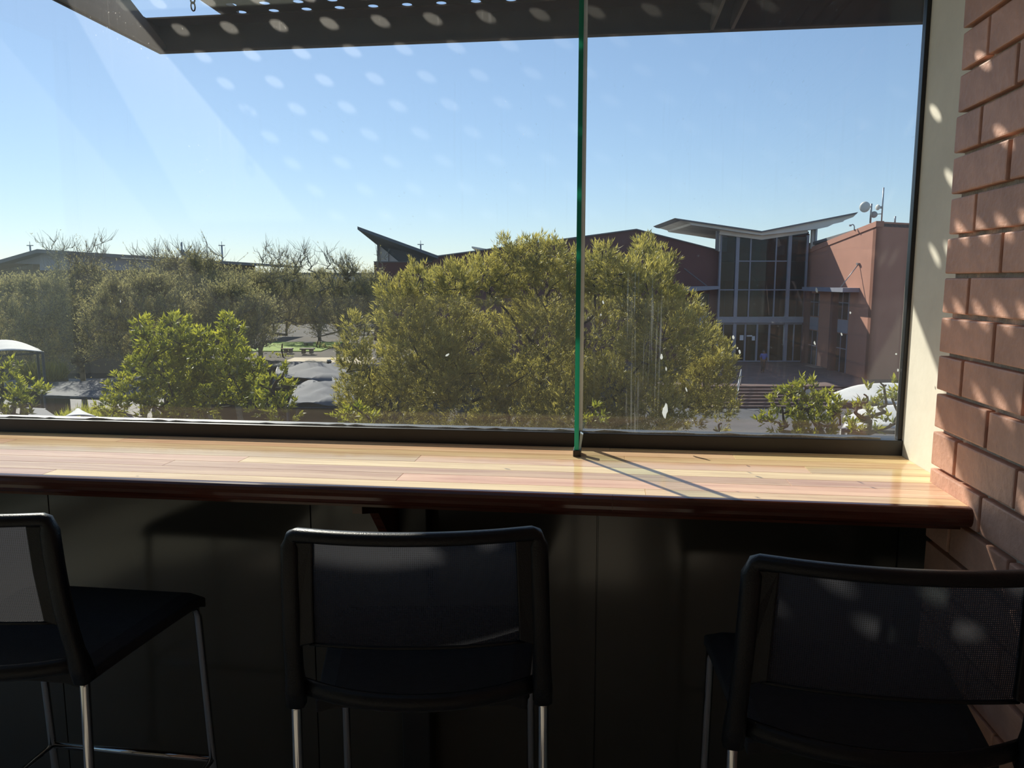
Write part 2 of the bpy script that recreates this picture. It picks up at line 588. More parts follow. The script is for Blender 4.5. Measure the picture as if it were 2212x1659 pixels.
class Ex:
    """world -> local of a thing that stands at a point, turned by rz"""
    def __init__(s, o):
        s.o = o
        s.M = (Matrix.Translation(o.location) @ Matrix.Rotation(o.rotation_euler.z, 4, 'Z')).inverted()

    def __call__(s, p):
        return s.M @ V(p)


# ------------------------------------------------------------------ room shell
WY = 1.975           # inner face of the glass
BX = 0.69            # face of the brick wall
RX = 0.722           # face of the plaster reveal
BY = 1.715           # end of the brick wall
TZ = 1.05            # table top
TF = 1.506           # table front edge
ROOM_L, ROOM_B, ROOM_T = -3.3, -6.0, 3.0

struct(MB().box((ROOM_L, ROOM_B, -0.1), (2.0, 2.2, 0)).build('floor', 'floor_tile'), 'brown tiled floor under the bar stools', 'floor')
KX0, KX1, KY0, KY1 = -2.9, 0.25, -0.35, 1.35
cb = MB().box((ROOM_L, ROOM_B, ROOM_T), (2.0, KY0, ROOM_T + 0.1)).box((ROOM_L, KY1, ROOM_T), (2.0, 2.2, ROOM_T + 0.1)).box((ROOM_L, KY0, ROOM_T), (KX0, KY1, ROOM_T + 0.1)).box((KX1, KY0, ROOM_T), (2.0, KY1, ROOM_T + 0.1))
w3 = struct(root('added_roof_light'), 'added roof light above the bar stools, brightening the room', 'window')  # unseen skylight, added to brighten the room
MB().box((KX0, KY0, ROOM_T + 0.05), (KX1, KY1, ROOM_T + 0.06)).build('glass_pane', 'pale_glass', w3)
for xx in (KX0, -1.4, KX1 - 0.05):
    MB().box((xx, KY0, ROOM_T + 0.02), (xx + 0.05, KY1, ROOM_T + 0.09)).build('glazing_bar', 'black_alu', w3)
struct(cb.build('ceiling', 'room_paint'), 'plain ceiling above the window counter', 'ceiling')
LW0, LW1 = -0.6, 1.93
wl = MB().box((ROOM_L - 0.1, ROOM_B, 0), (ROOM_L, 2.2, 0.15)).box((ROOM_L - 0.1, ROOM_B, 2.92), (ROOM_L, 2.2, ROOM_T)).box((ROOM_L - 0.1, ROOM_B, 0.15), (ROOM_L, LW0, 2.92)).box((ROOM_L - 0.1, LW1, 0.15), (ROOM_L, 2.2, 2.92))
struct(wl.build('wall_left', 'room_paint'), 'painted side wall far left of the counter', 'wall')
w2 = struct(root('added_side_window'), 'added window in the far left side wall, for daylight', 'window')  # unseen opening, added so daylight reaches the brick and reveal
MB().box((ROOM_L - 0.06, LW0, 0.15), (ROOM_L - 0.05, LW1, 2.92)).build('glass_pane', 'pale_glass', w2)
for yy in (LW0, 0.6, LW1 - 0.05):
    MB().box((ROOM_L - 0.09, yy, 0.15), (ROOM_L - 0.02, yy + 0.05, 2.92)).build('mullion', 'black_alu', w2)
struct(MB().box((ROOM_L, ROOM_B - 0.1, 0), (2.0, ROOM_B, ROOM_T)).build('wall_back', 'room_paint'), 'painted wall behind the bar stools', 'wall')
# reveal with the exterior wall behind it
struct(MB().box((RX, BY - 0.05, 0), (1.3, 2.0, TZ - 0.04)).build('wall_plinth', 'dark_panel'), 'dark panelled plinth under the counter end', 'wall')
struct(MB().box((RX, BY - 0.05, TZ - 0.04), (1.3, 2.02, ROOM_T)).build('wall_reveal', 'plaster'), 'cream plaster window reveal beside the brick wall', 'wall')
struct(MB().box((ROOM_L, 1.95, 2.62), (RX, 2.10, ROOM_T)).build('wall_head', 'plaster'), 'plaster lintel above the window', 'wall')

# brick wall, one object per brick
wr = struct(root('wall_right'), 'red face brick wall to the right of the window', 'wall')
MB().box((BX + 0.016, ROOM_B, 0), (2.0, BY - 0.012, ROOM_T)).build('mortar_bed', 'mortar', wr)
CH, JT = 0.0806, 0.0095
BL, BH2 = 0.222, 0.106
Z0 = 1.967 + JT / 2        # a bed joint centre seen in the photo


def brick_mesh(L):
    import bmesh
    bm = bmesh.new()
    bmesh.ops.create_cube(bm, size=1)
    for v in bm.verts:
        v.co = (v.co.x * 0.09, v.co.y * L, v.co.z * (CH - JT))
    bmesh.ops.bevel(bm, geom=list(bm.edges), offset=0.0035, segments=2, affect='EDGES', profile=0.6)
    me = bpy.data.meshes.new('brick'); bm.to_mesh(me); bm.free()
    me.materials.append(MATS['brick'])
    return me


full, half = brick_mesh(BL), brick_mesh(BH2)
row0 = -int((Z0 - 0.30) / CH)
for r in range(row0, 12):
    zc = Z0 + CH * (r + 0.5)
    if zc > ROOM_T - 0.04:
        break
    y = BY
    k = 0
    first_half = (r % 2 == 1)       # course just under the z=1.967 joint starts with a header
    while y > 0.25:
        me = half if (k == 0 and first_half) else full
        L = BH2 if me is half else BL
        b = bpy.data.objects.new('brick', me)
        COL.objects.link(b)
        b.location = (BX + 0.045 + random.uniform(-0.0015, 0.0015), y - L / 2, zc + random.uniform(-0.0008, 0.0008))
        b.rotation_euler = (random.uniform(-0.004, 0.004), random.uniform(-0.006, 0.006), random.uniform(-0.006, 0.006))
        b.parent = wr
        y -= L + JT
        k += 1
# the rest of the wall behind the viewer
MB().box((BX + 0.002, ROOM_B, 0), (BX + 0.05, 0.0, ROOM_T)).build('brick_face', 'brick', wr)

# dark glossy panels under the counter
wf = struct(root('wall_front'), 'dark glossy panelling below the window counter', 'wall')
MB().box((ROOM_L, 1.965, 0), (RX, 2.2, TZ - 0.02)).build('backing', 'dark_panel', wf)
sx = at_y(1290, 1200, 1.955).x
edges = [sx + 0.78 * k for k in range(-7, 2)]
edges = [e for e in edges if ROOM_L < e < RX - 0.05] + [RX]
prev = ROOM_L
for e in edges:
    MB().box((prev + 0.0015, 1.95, 0.005), (e - 0.0015, 1.9655, TZ - 0.05)).build('panel', 'dark_panel', wf, bevel=0.001)
    prev = e

# ------------------------------------------------------------------ window
win = struct(root('window_1'), 'large frameless window with two dusty panes and a black sill channel', 'window')
FIN_X = -0.075
MB().box((ROOM_L, WY - 0.012, TZ - 0.03), (RX, WY + 0.05, 1.088)).build('sill_channel', 'black_alu', win, bevel=0.002)
MB().box((RX - 0.010, WY - 0.004, 1.088), (RX, WY + 0.018, 2.62)).build('jamb_channel', 'black_alu', win, bevel=0.0015)
MB().box((ROOM_L, WY - 0.012, 2.58), (RX - 0.016, WY + 0.05, 2.62)).build('head_channel', 'black_alu', win)
MB().box((ROOM_L, WY + 0.004, 1.084), (FIN_X - 0.0035, WY + 0.014, 2.585)).build('glass_pane', 'window_glass', win)
MB().box((FIN_X + 0.0105, WY + 0.004, 1.084), (RX - 0.008, WY + 0.014, 2.585)).build('glass_pane', 'window_glass', win)
MB().box((FIN_X - 0.0035, WY + 0.005, 1.084), (FIN_X + 0.0105, WY + 0.013, 2.585)).build('silicone_joint', 'clear_plastic', win)
fin = MB().box((FIN_X - 0.005, 1.862, TZ + 0.004), (FIN_X + 0.005, WY + 0.003, 2.58)).build('glass_fin', 'pale_glass', win)
MB().box((FIN_X - 0.0055, 1.858, TZ + 0.012), (FIN_X + 0.0055, 1.862, 2.58)).build('polished_edge', 'fin_edge', fin)['label'] = 'green polished front edge'
MB().box((FIN_X - 0.008, 1.852, TZ), (FIN_X + 0.011, 1.90, TZ + 0.016)).build('shoe', 'black_alu', fin, bevel=0.001)
cp = MB().prism([(FIN_X + 0.0055, 1.868, TZ + 0.016), (FIN_X + 0.010, 1.868, TZ + 0.016), (FIN_X + 0.015, 1.88, TZ + 0.05), (FIN_X + 0.008, 1.88, TZ + 0.054)], (0, 0.02, 0))
cp.build('packer', 'clear_plastic', fin)
# ragged sealant bead on the outer side of the bottom edge
mb = MB(); x = ROOM_L + 0.2; pts = []
while x < RX - 0.02:
    pts.append((x, 0.0035 + 0.0045 * random.random() ** 2)); x += random.uniform(0.012, 0.05)
for (xa, ha), (xb, hb) in zip(pts, pts[1:]):
    z = 1.087
    mb.hexa([(xa, WY - 0.002, z), (xb, WY - 0.002, z), (xb, WY + 0.0035, z), (xa, WY + 0.0035, z), (xa, WY + 0.001, z + ha), (xb, WY + 0.001, z + hb), (xb, WY + 0.0035, z + hb), (xa, WY + 0.0035, z + ha)])
mb.build('sealant_bead', 'sealant', win)
# bird marks on the outside of the glass


def mark(px, py, w, h, tilt=0.0):
    c = at_y(px, py, WY + 0.0145); s = 1.97 / F_PX
    w *= s; h *= s
    n = 11; ring = []
    for i in range(n):
        a = 2 * pi * i / n
        rr = 0.75 + 0.5 * random.random()
        x_, z_ = cos(a) * w / 2 * rr, sin(a) * h / 2 * rr
        ring.append((c.x + x_ * cos(tilt) - z_ * sin(tilt), c.y, c.z + x_ * sin(tilt) + z_ * cos(tilt)))
    MB().prism(ring, (0, 0.0012, 0)).build('bird_mark', 'dropping', win)


for a in [(1437, 888, 11, 30, -.1), (1429, 771, 6, 11, 0), (1439, 797, 3, 9, .1), (1303, 653, 4, 9, .3), (1298, 680, 3, 5, 0), (1483, 842, 3, 11, .35),
          (1584, 729, 5, 9, .2), (1598, 760, 4, 9, .2), (1593, 752, 2.5, 4, 0), (1760, 741, 3, 8, .3), (1764, 627, 4, 10, .3), (1818, 722, 3, 7, .3), (1378, 512, 2.5, 5, 0),
          (1365, 580, 2, 4, 0), (1940, 800, 3, 6, 0), (966, 767, 10, 4, .6), (938, 609, 3, 5, .1), (260, 651, 2, 6, 0), (1945 - 9, 765, 3, 4, 0), (1837, 676, 3, 5, 0)]:
    mark(*a)

# ------------------------------------------------------------------ counter
tb = thing('window_counter', 'long varnished hardwood bar counter along the window', 'counter', (0, 0, 0))
rows = [0.030, 0.062, 0.055, 0.068, 0.060, 0.058, 0.066, 0.05]
yb = WY - 0.012
tot = sum(rows); span = yb - (TF + 0.022)
y = yb
for i, w in enumerate(rows):
    w = w * span / tot
    x = ROOM_L + 0.005
    while x < RX:
        L = random.uniform(0.7, 1.7) * (random.uniform(0.3, 1) if x < ROOM_L + 0.1 else 1)
        x1 = x + L
        lim = BX if y - w / 2 < BY else RX
        if x1 > lim - 0.25:
            x1 = lim
        o_ = MB().box((x, y - w + 0.0003, TZ - 0.034), (x1 - 0.0004, y - 0.0003, TZ)).build('plank', 'table_wood', tb, bevel=0.0006, seg=1)
        x = x1
        if x1 >= lim:
            break
    y -= w
# rounded nosing in two lengths
prof = []
for k in range(9):
    a = -pi / 2 + pi * k / 8
    prof.append((TF + 0.012 - 0.012 * cos(a) * 1.0, TZ - 0.019 + 0.0188 * sin(a)))
prof = [(TF + 0.024, TZ - 0.0378)] + prof + [(TF + 0.024, TZ - 0.0002)]
for xa, xb in ((ROOM_L + 0.005, 0.012), (0.0125, BX)):
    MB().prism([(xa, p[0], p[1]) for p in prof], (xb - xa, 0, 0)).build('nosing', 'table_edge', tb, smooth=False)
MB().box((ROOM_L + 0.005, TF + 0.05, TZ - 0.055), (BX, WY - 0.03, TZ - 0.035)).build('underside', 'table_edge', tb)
xs = at_z(742, 1082, TZ - 0.04).x
MB().prism([(xs, 1.60, TZ - 0.055), (xs, 1.945, TZ - 0.055), (xs, 1.945, TZ - 0.30), (xs, 1.90, TZ - 0.30), (xs, 1.72, TZ - 0.12), (xs, 1.60, TZ - 0.085)], (0.022, 0, 0)).build('corbel', 'table_edge', tb)
MB().box((xs + 0.024, 1.88, 0), (xs + 0.10, 1.945, TZ - 0.055)).build('support_post', 'black_alu', tb, bevel=0.003)

# ------------------------------------------------------------------ bar stools


def make_stool(name, label, loc, rz):
    t = thing(name, label, 'bar stool', loc, rz, 'bar stools at the window counter')
    zt, zb, zs = 1.058, 0.712, 0.722
    ht, hb = 0.2135, 0.226
    yt, ybk = -0.254, -0.208
    # back frame: uprights joined by a bowed top rail
    mb = MB()

    def up(s, f):                       # f 0 bottom .. 1 top
        return V((s * (hb + (ht - hb) * f), ybk + (yt - ybk) * f - 0.012 * sin(pi * f), zb + (zt - 0.012 - zb) * f))
    path, ra, rb = [], [], []
    for i in range(10):
        f = i / 9 * 0.94
        path.append(up(-1, f)); ra.append(0.0165 if f > 0.12 else 0.0185); rb.append(0.013 if f > 0.12 else 0.0185)
    bow = lambda u: yt - 0.034 * (1 - u * u)
    for i in range(23):
        u = ((-1 + 2 * i / 22) if 2 < i < 20 else (-1, -.985, -.955, .955, .985, 1)[i if i < 3 else i - 17])
        xx = u * ht
        edge = sqrt(max(0.0, 1 - (1 - min(1.0, (1 - abs(u)) / 0.045)) ** 2))
        path.append(V((xx, bow(u) + 0.0, zt - 0.011 - 0.012 * (1 - edge)))); ra.append(0.0115); rb.append(0.0125)
    for i in range(9, -1, -1):
        f = i / 9 * 0.94
        path.append(up(1, f)); ra.append(0.0165 if f > 0.12 else 0.0185); rb.append(0.013 if f > 0.12 else 0.0185)
    # section: a across (x / z in the rail), b fore-aft
    P = path; n = len(P); vs = []; sides = 10
    for i, p in enumerate(P):
        d = (P[min(i + 1, n - 1)] - P[max(i - 1, 0)]).normalized()
        b = V((0, 1, 0)); b = (b - d * b.dot(d)).normalized(); a = d.cross(b)
        for k in range(sides):
            th = 2 * pi * k / sides
            cx_, cy_ = cos(th), sin(th)
            q = 0.62
            vs.append(p + a * (math.copysign(abs(cx_) ** q, cx_) * ra[i]) + b * (math.copysign(abs(cy_) ** q, cy_) * rb[i]))
    fs = [(i * sides + k, i * sides + (k + 1) % sides, (i + 1) * sides + (k + 1) % sides, (i + 1) * sides + k) for i in range(n - 1) for k in range(sides)]
    fs += [tuple(range(sides - 1, -1, -1)), tuple((n - 1) * sides + k for k in range(sides))]
    mb.add(vs, fs)
    bf = fix_normals(mb.build('back_frame', 'black_plastic', t, smooth=True))
    # flanges that hold the net
    for s in (-1, 1):
        g = MB()
        f0, f1 = 0.36, 0.97
        pts = []
        for f in (f0, 0.40, 0.7, f1):
            c = up(s, f); pts.append((c, 0.006 if f == f0 else 0.030))
        ring = [c + V((0, 0, 0)) for c, _ in pts] + [c + V((-s * (0.010 + w_), -0.004, 0.004 if w_ < 0.01 else 0)) for c, w_ in reversed(pts)]
        if s > 0:
            ring.reverse()
        g.prism([p + V((0, -0.007, 0)) for p in ring], (0, 0.014, 0))
        fix_normals(g.build('net_flange', 'black_plastic', t, bevel=0.003))
    # net
    gr = []
    for i in range(9):
        f = 0.38 + (0.985 - 0.38) * i / 8
        row = []
        for j in range(17):
            u = -1 + 2 * j / 16
            c = up(1, f)
            row.append((u * (c.x - 0.030), c.y - 0.030 * (1 - u * u) * (0.5 + 0.5 * f), c.z))
        gr.append(row)
    n_ = MB(); n_.add([p for r_ in gr for p in r_], [(i * 17 + j, i * 17 + j + 1, (i + 1) * 17 + j + 1, (i + 1) * 17 + j) for i in range(8) for j in range(16)])
    n_.build('back_net', 'chair_mesh', t, smooth=True)
    hem = MB().tube([gr[0][j] for j in range(17)], 0.004, 6)
    hem.build('net_hem', 'black_plastic', t, smooth=True)
    # lower rail, bowed backwards
    path = []; 
    for i in range(15):
        u = -1 + 2 * i / 14
        path.append((u * (hb - 0.012), ybk + 0.004 - 0.055 * (1 - abs(u) ** 2.2), zb + 0.030 - 0.006 * (1 - u * u)))
    fix_normals(MB().tube(path, 0.017, 10, r2=0.010, ref=(0, 0, 1)).build('lower_rail', 'black_plastic', t, smooth=True))
    # seat
    gr = []
    for i in range(15):
        f = i / 14
        y_ = -0.185 + (0.222 + 0.185) * f
        hw = 0.198 + 0.037 * min(1, f * 1.15)
        dz = -0.012 * (1 - f) ** 2
        if f > 0.86:
            q = (f - 0.86) / 0.14
            dz -= 0.016 * q * q
        row = []
        for j in range(13):
            u = -1 + 2 * j / 12
            row.append((u * hw, y_, zs + dz - 0.006 * (1 - u * u) * (1 - abs(2 * f - 1)) - (0.010 if abs(u) > 0.95 else 0)))
        gr.append(row)
    fix_normals(MB().sheet(gr, 0.026).build('seat', 'seat_fabric', t, smooth=False, bevel=0.004))
    # chrome legs
    for s in (-1, 1):
        lg = MB().tube([(s * 0.226, -0.206, 0.735), (s * 0.2265, -0.21, 0.70), (s * 0.2275, -0.225, 0.30), (s * 0.229, -0.238, 0.012)], 0.0095, 12).build('leg', 'chrome', t, smooth=True)
        MB().lathe([(0.012, 0), (0.013, 0.006), (0.012, 0.02), (0.0098, 0.022)], (s * 0.229, -0.238, 0.0), (0, 0, 1), 12).build('foot_glide', 'black_plastic', lg, smooth=True)
        lg = MB().tube([(s * 0.208, 0.10, 0.690), (s * 0.2195, 0.17, 0.689), (s * 0.221, 0.195, 0.680), (s * 0.222, 0.204, 0.655), (s * 0.226, 0.225, 0.30), (s * 0.229, 0.24, 0.012)], 0.0095, 12).build('leg', 'chrome', t, smooth=True)
        MB().lathe([(0.012, 0), (0.013, 0.006), (0.012, 0.02), (0.0098, 0.022)], (s * 0.229, 0.24, 0.0), (0, 0, 1), 12).build('foot_glide', 'black_plastic', lg, smooth=True)
        MB().tube([(s * 0.2265, 0.228, 0.257), (s * 0.2276, -0.227, 0.257)], 0.007, 10).build('side_bar', 'chrome', t, smooth=True)
        MB().tube([(s * 0.196, -0.16, 0.690), (s * 0.205, 0.11, 0.690)], 0.008, 10).build('seat_tube', 'black_plastic', t, smooth=True)
    MB().tube([(-0.2265, 0.228, 0.257), (0.2265, 0.228, 0.257)], 0.0085, 10).build('foot_rest', 'chrome', t, smooth=True)
    return t


make_stool('bar_stool', 'black net-back bar stool cut off by the left edge of the photo', (-1.2228, 1.4988, 0), -0.0082)
make_stool('bar_stool', 'black net-back bar stool in the middle of the three', (-0.365, 1.5016, 0), 0.149)
make_stool('bar_stool', 'black net-back bar stool beside the brick wall', (0.449, 1.4358, 0), -0.0308)

# ------------------------------------------------------------------ sun canopy outside the window
cn = thing('sun_canopy', 'dark steel perforated sun canopy over the outside of the window', 'canopy', (0, 2.10, 2.41))
cl = Ex(cn)
CY_E, CZ_E = 3.165, 2.416
PZ = 2.53
xl = at_y(355, 108, CY_E).x
xr = at_y(1532, 70, CY_E).x


def bracket(x, w, name_):
    pts = [(x, 2.10, CZ_E), (x, CY_E, CZ_E), (x, CY_E, CZ_E + 0.03), (x, 2.10, CZ_E + 0.50)]
    MB().prism([cl(p) for p in pts], (w, 0, 0)).build(name_, 'bracket_grey', cn)


bracket(xl, 0.012, 'bracket_arm')
bracket(xr, 0.012, 'bracket_arm')
bracket(xr + 0.075, 0.012, 'bracket_arm')
MB().prism([cl(p) for p in ((xl - 0.02, 2.10, CZ_E), (xl - 0.02, CY_E, CZ_E), (xl - 0.02, CY_E, CZ_E + 0.113), (xl - 0.02, 2.10, CZ_E + 0.113))], (0.008, 0, 0)).build('side_channel', 'canopy_steel', cn)
# front channel
pr = [(CY_E, CZ_E), (CY_E, CZ_E + 0.113), (CY_E - 0.10, CZ_E + 0.113), (CY_E - 0.10, CZ_E + 0.107), (CY_E - 0.006, CZ_E + 0.107), (CY_E - 0.006, CZ_E + 0.006), (CY_E - 0.035, CZ_E + 0.006), (CY_E - 0.035, CZ_E)]
MB().prism([cl((xl - 0.012, a, b)) for a, b in pr], (2.3 - xl, 0, 0)).build('front_channel', 'canopy_steel', cn)
# perforated sheet
xp0 = at_z(462, 18, PZ).x
HP, HY, HR = 0.1345, 0.083, 0.0205
x_h = at_z(497, 9, PZ).x                       # a hole centre
nx = int((2.2 - xp0) / HP)
x_start = x_h - HP * (math.floor((x_h - xp0) / HP) + 0.5)
y_h = at_z(605, 6, PZ).y
y_start = y_h + HY / 2 + HY * math.floor((CY_E - 0.03 - y_h - HY / 2) / HY)
mb = MB(); sq = [(-1, -1), (-1 / 3, -1), (1 / 3, -1), (1, -1), (1, -1 / 3), (1, 1 / 3), (1, 1), (1 / 3, 1), (-1 / 3, 1), (-1, 1), (-1, 1 / 3), (-1, -1 / 3)]
for i in range(nx):
    for j in range(12):
        c = cl((x_start + HP * (i + 0.5), y_start - HY * (j + 0.5), PZ))
        vs = []
        for dz in (0, 0.003):
            for a, b in sq:
                vs.append((c.x + a * HP / 2, c.y + b * HY / 2, c.z + dz))
            for a, b in sq:
                l = sqrt(a * a + b * b)
                vs.append((c.x + a / l * HR, c.y + b / l * HR, c.z + dz))
        fs = []
        if c.x > -0.06 and not (c.x < 0.28 and (i * 5 + j * 7) % 4 == 0):      # holes left out on the right to thin the sun spots indoors
            mb.box((c.x - HP / 2, c.y - HY / 2, c.z), (c.x + HP / 2, c.y + HY / 2, c.z + 0.003)); continue
        for k in range(12):
            k2 = (k + 1) % 12
            fs += [(k2, k, 12 + k, 12 + k2), (24 + k, 24 + k2, 36 + k2, 36 + k), (12 + k2, 12 + k, 36 + k, 36 + k2)]
        mb.add(vs, fs)
mb.build('perforated_sheet', 'canopy_sheet', cn)
y_in = y_start - HY * 12
if y_in > 2.11:
    MB().box(cl((x_start, 2.10, PZ)), cl((x_start + HP * nx, y_in, PZ + 0.003))).build('back_sheet', 'canopy_sheet', cn)
MB().box(cl((x_start - 0.03, 2.10, PZ + 0.004)), cl((x_start + 0.01, CY_E - 0.01, PZ + 0.05))).build('edge_angle', 'canopy_steel', cn)
MB().box(cl((xl, 2.10, PZ + 0.06)), cl((2.3, 2.16, PZ + 0.16))).build('wall_rail', 'canopy_steel', cn)
# chain hanging in the gap
ch = thing('hanging_chain', 'rusty chain links hanging in the canopy gap at the top left', 'chain', at_y(417, 14, 2.85))
for k in range(8):
    ring = []
    for i in range(13):
        a = 2 * pi * i / 12
        u_, w_ = cos(a) * 0.0085, sin(a) * 0.016
        ring.append((u_, 0, w_ + 0.026 * k) if k % 2 else (u_ * 0.5, u_ * 0.8, w_ + 0.026 * k))
    MB().tube(ring, 0.0028, 6, cap=False).build('link', 'rust_chain', ch, smooth=True)

# ================================================================== outside
struct(MB().box((-25, 1.6, -6.5), (25, 2.02, -0.1)).box((1.3, 1.6, -0.1), (25, 2.02, 5.0)).box((ROOM_L, 1.9, ROOM_T + 0.1), (1.3, 2.02, 5.0)).build('wall_outer', 'red_wall'), 'outer wall of the building around the window', 'wall')
GZ = -6.5            # car park level
PLZ = at_d(1650, 781, 60).z        # plaza level at the entrance doors
LZ = PLZ - 0.95      # landing below the steps
FRZ = YAW            # things outside follow the direction of the facade

struct(MB().box((-160, 6, GZ - 0.3), (160, 260, GZ)).build('ground', 'earth'), 'bare earth and paving far below the window', 'ground')


def slab(name, label, cat, u0, u1, d0, d1, z0, z1, m_, kind='structure'):
    o = MB().hexa([ext(u0, d0, z0), ext(u1, d0, z0), ext(u1, d1, z0), ext(u0, d1, z0), ext(u0, d0, z1), ext(u1, d0, z1), ext(u1, d1, z1), ext(u0, d1, z1)]).build(name, m_)
    o['kind'] = kind; o['label'] = label; o['category'] = cat
    return o


d_top = (at_z(1650, 832, PLZ) - CAM).dot(FH)
slab('plaza', 'dull red brick plaza in front of the glass entrance', 'pavement', 8, 40, d_top, 75, GZ, PLZ, 'paving_red')
d_bot = (at_z(1650, 882, LZ) - CAM).dot(FH)
slab('landing', 'grey paved landing at the foot of the brick steps', 'pavement', 7.5, 34, d_bot - 9, d_bot + 0.2, GZ, LZ, 'paving_shaded')
slab('car_park', 'pale paved car park behind the grey shade roof', 'pavement', -40, -19, 34, 62, GZ, GZ + 0.04, 'paving_grey')
GT = -3.2            # raised garden behind the tents
slab('garden_terrace', 'raised earth garden behind the grey tents', 'terrace', -19, -6, 41.5, 64, GZ, GT, 'earth')
slab('sand_path', 'sandy path across the raised garden behind the tents', 'path', -13.2, -8.3, 42, 46.5, GT, GT + 0.02, 'path_sand')
slab('lawn', 'small bright green lawn around the stone benches', 'lawn', -18, -12.6, 50.5, 58, GT, GT + 0.05, 'lawn')

# steps
st = struct(root('steps', ext(16, d_top, 0), YAW), 'flight of dark brick steps below the plaza', 'steps')
NS = 7
for k in range(NS):
    z1 = PLZ - (PLZ - LZ) * k / NS
    d1 = d_top - (d_top - d_bot) * k / NS
    d0 = d_top - (d_top - d_bot) * (k + 1) / NS
    l = Ex(st)
    h = (PLZ - LZ) / NS
    u0, u1 = 11.5, 20.5
    o = MB().hexa([l(ext(u, d, z)) for z in (z1 - h * 1.02, z1 - h * 0.0) for u, d in ((u0, d0), (u1, d0), (u1, d1 + 0.02), (u0, d1 + 0.02))]).build('step', 'step_brick', st)
    MB().hexa([l(ext(u, d, z)) for z in (z1 - 0.04, z1 + 0.004) for u, d in ((u0, d0 - 0.01), (u1, d0 - 0.01), (u1, d0 + 0.07), (u0, d0 + 0.07))]).build('nosing', 'step_nose', o)

# handrail on the steps
pa, pb = at_z(1590, 880, LZ), at_z(1600, 832, PLZ)
hr = thing('handrail', 'thin galvanised handrail on the brick steps', 'handrail', pa, YAW)
l = Ex(hr)
z_ = V((0, 0, 0.95))
MB().tube([l(pa), l(pa + z_)], 0.03, 8).build('post', 'galv', hr, smooth=True)
MB().tube([l(pb), l(pb + z_)], 0.03, 8).build('post', 'galv', hr, smooth=True)
MB().tube([l(pa + z_), l(pb + z_)], 0.03, 8).build('rail', 'galv', hr, smooth=True)
MB().tube([l(pa + z_ * 0.5), l(pb + z_ * 0.5)], 0.02, 8).build('rail', 'galv', hr, smooth=True)

# ------------------------------------------------------------------ red building
D0 = 60.0
rb = thing('red_building', 'long dark red building with a glass atrium and butterfly roof', 'building', at_d(1400, 700, D0) * 1.0, YAW)
rb.location.z = PLZ
l = Ex(rb)


def pl(pts, D, th, name, m_, parent=rb, bevel=0):
    """facade polygon given by sight lines on the plane at distance D, th metres thick"""
    lo = Ex(rb)
    return fix_normals(MB().prism([lo(at_d(x, y, D)) for x, y in pts], lo(FH * th) - lo(V((0, 0, 0)))).build(name, m_, parent, bevel=bevel))


def rect(x0, y0, x1, y1, D, th, name, m_, parent=rb):
    """upright rectangle: real vertical sides"""
    lo = Ex(rb)
    xm = (x0 + x1) / 2
    a, b = at_d(x0, 605, D), at_d(x1, 605, D)
    zt, zb = at_d(xm, y0, D).z, at_d(xm, y1, D).z
    p = [V((a.x, a.y, zb)), V((b.x, b.y, zb)), V((b.x, b.y, zt)), V((a.x, a.y, zt))]
    return fix_normals(MB().prism([lo(q) for q in p], lo(FH * th) - lo(V((0, 0, 0)))).build(name, m_, parent))


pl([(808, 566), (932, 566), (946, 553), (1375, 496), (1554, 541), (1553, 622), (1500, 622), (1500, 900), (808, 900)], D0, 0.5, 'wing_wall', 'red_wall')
cap = [(944, 552), (1375, 494), (1555, 540), (1555, 542.2), (1375, 496.5), (946, 554.5)]
pl(cap, D0 - 0.15, 14, 'wing_roof', 'roof_grey')
pl([(807, 564.5), (933, 564.5), (933, 566.5), (807, 566.5)], D0 - 0.1, 0.8, 'coping', 'roof_grey')
# lower left bay beside the atrium
rect(1534, 622, 1553, 790, D0, 0.5, 'pier', 'red_wall')
for (y0, y1) in ((634, 681), (708, 782)):
    w = rect(1501, y0, 1533, y1, D0 + 0.25, 0.06, 'window', 'facade_glass')
    for xm in (1501, 1516, 1532):
        rect(xm, y0, xm + 1.6, y1, D0 + 0.15, 0.12, 'mullion', 'grey_steel', w)
rect(1501, 682, 1533, 706, D0 + 0.15, 0.2, 'spandrel', 'grey_panel')
rect(1501, 622, 1533, 634, D0 + 0.15, 0.3, 'window_head', 'red_wall')
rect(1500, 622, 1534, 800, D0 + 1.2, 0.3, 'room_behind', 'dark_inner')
# entrance canopy slab on the left
pl([(1448, 620), (1553, 618), (1553, 624.5), (1500, 629), (1448, 626)], D0 - 1.3, 1.3, 'canopy_slab', 'grey_steel')
p0, p1 = at_d(1478, 580, D0 - 0.05), at_d(1530, 620, D0 - 1.2)
MB().tube([l(p0), l(p1)], 0.04, 6).build('tie_rod', 'roof_grey', rb)

# atrium
AX0, AX1 = 1553, 1743
DA = D0 - 0.6
for x0, x1 in ((AX0, AX0 + 3.5), (1588, 1595), (1700, 1707), (AX1 - 3.5, AX1)):
    rect(x0, 508, x1, 781, DA - 0.1, 0.3, 'column', 'grey_steel')
for x0 in (1618, 1673):
    rect(x0, 512, x0 + 2.6, 686, DA, 0.15, 'mullion', 'grey_steel')
for x0, x1, yy in ((1595, 1700, 564), (AX0, AX1, 626)):
    rect(x0, yy - 1.2, x1, yy + 1.2, DA, 0.12, 'transom', 'grey_steel')
for x0 in (1566, 1584, 1722):
    rect(x0, 612, x0 + 1.5, 686, DA + 0.2, 0.1, 'mullion', 'grey_steel')
rect(AX0, 684.5, AX1, 697, DA - 0.2, 0.5, 'floor_band', 'grey_panel')
rect(AX0, 697, AX1, 701, DA, 0.2, 'door_head', 'grey_steel')
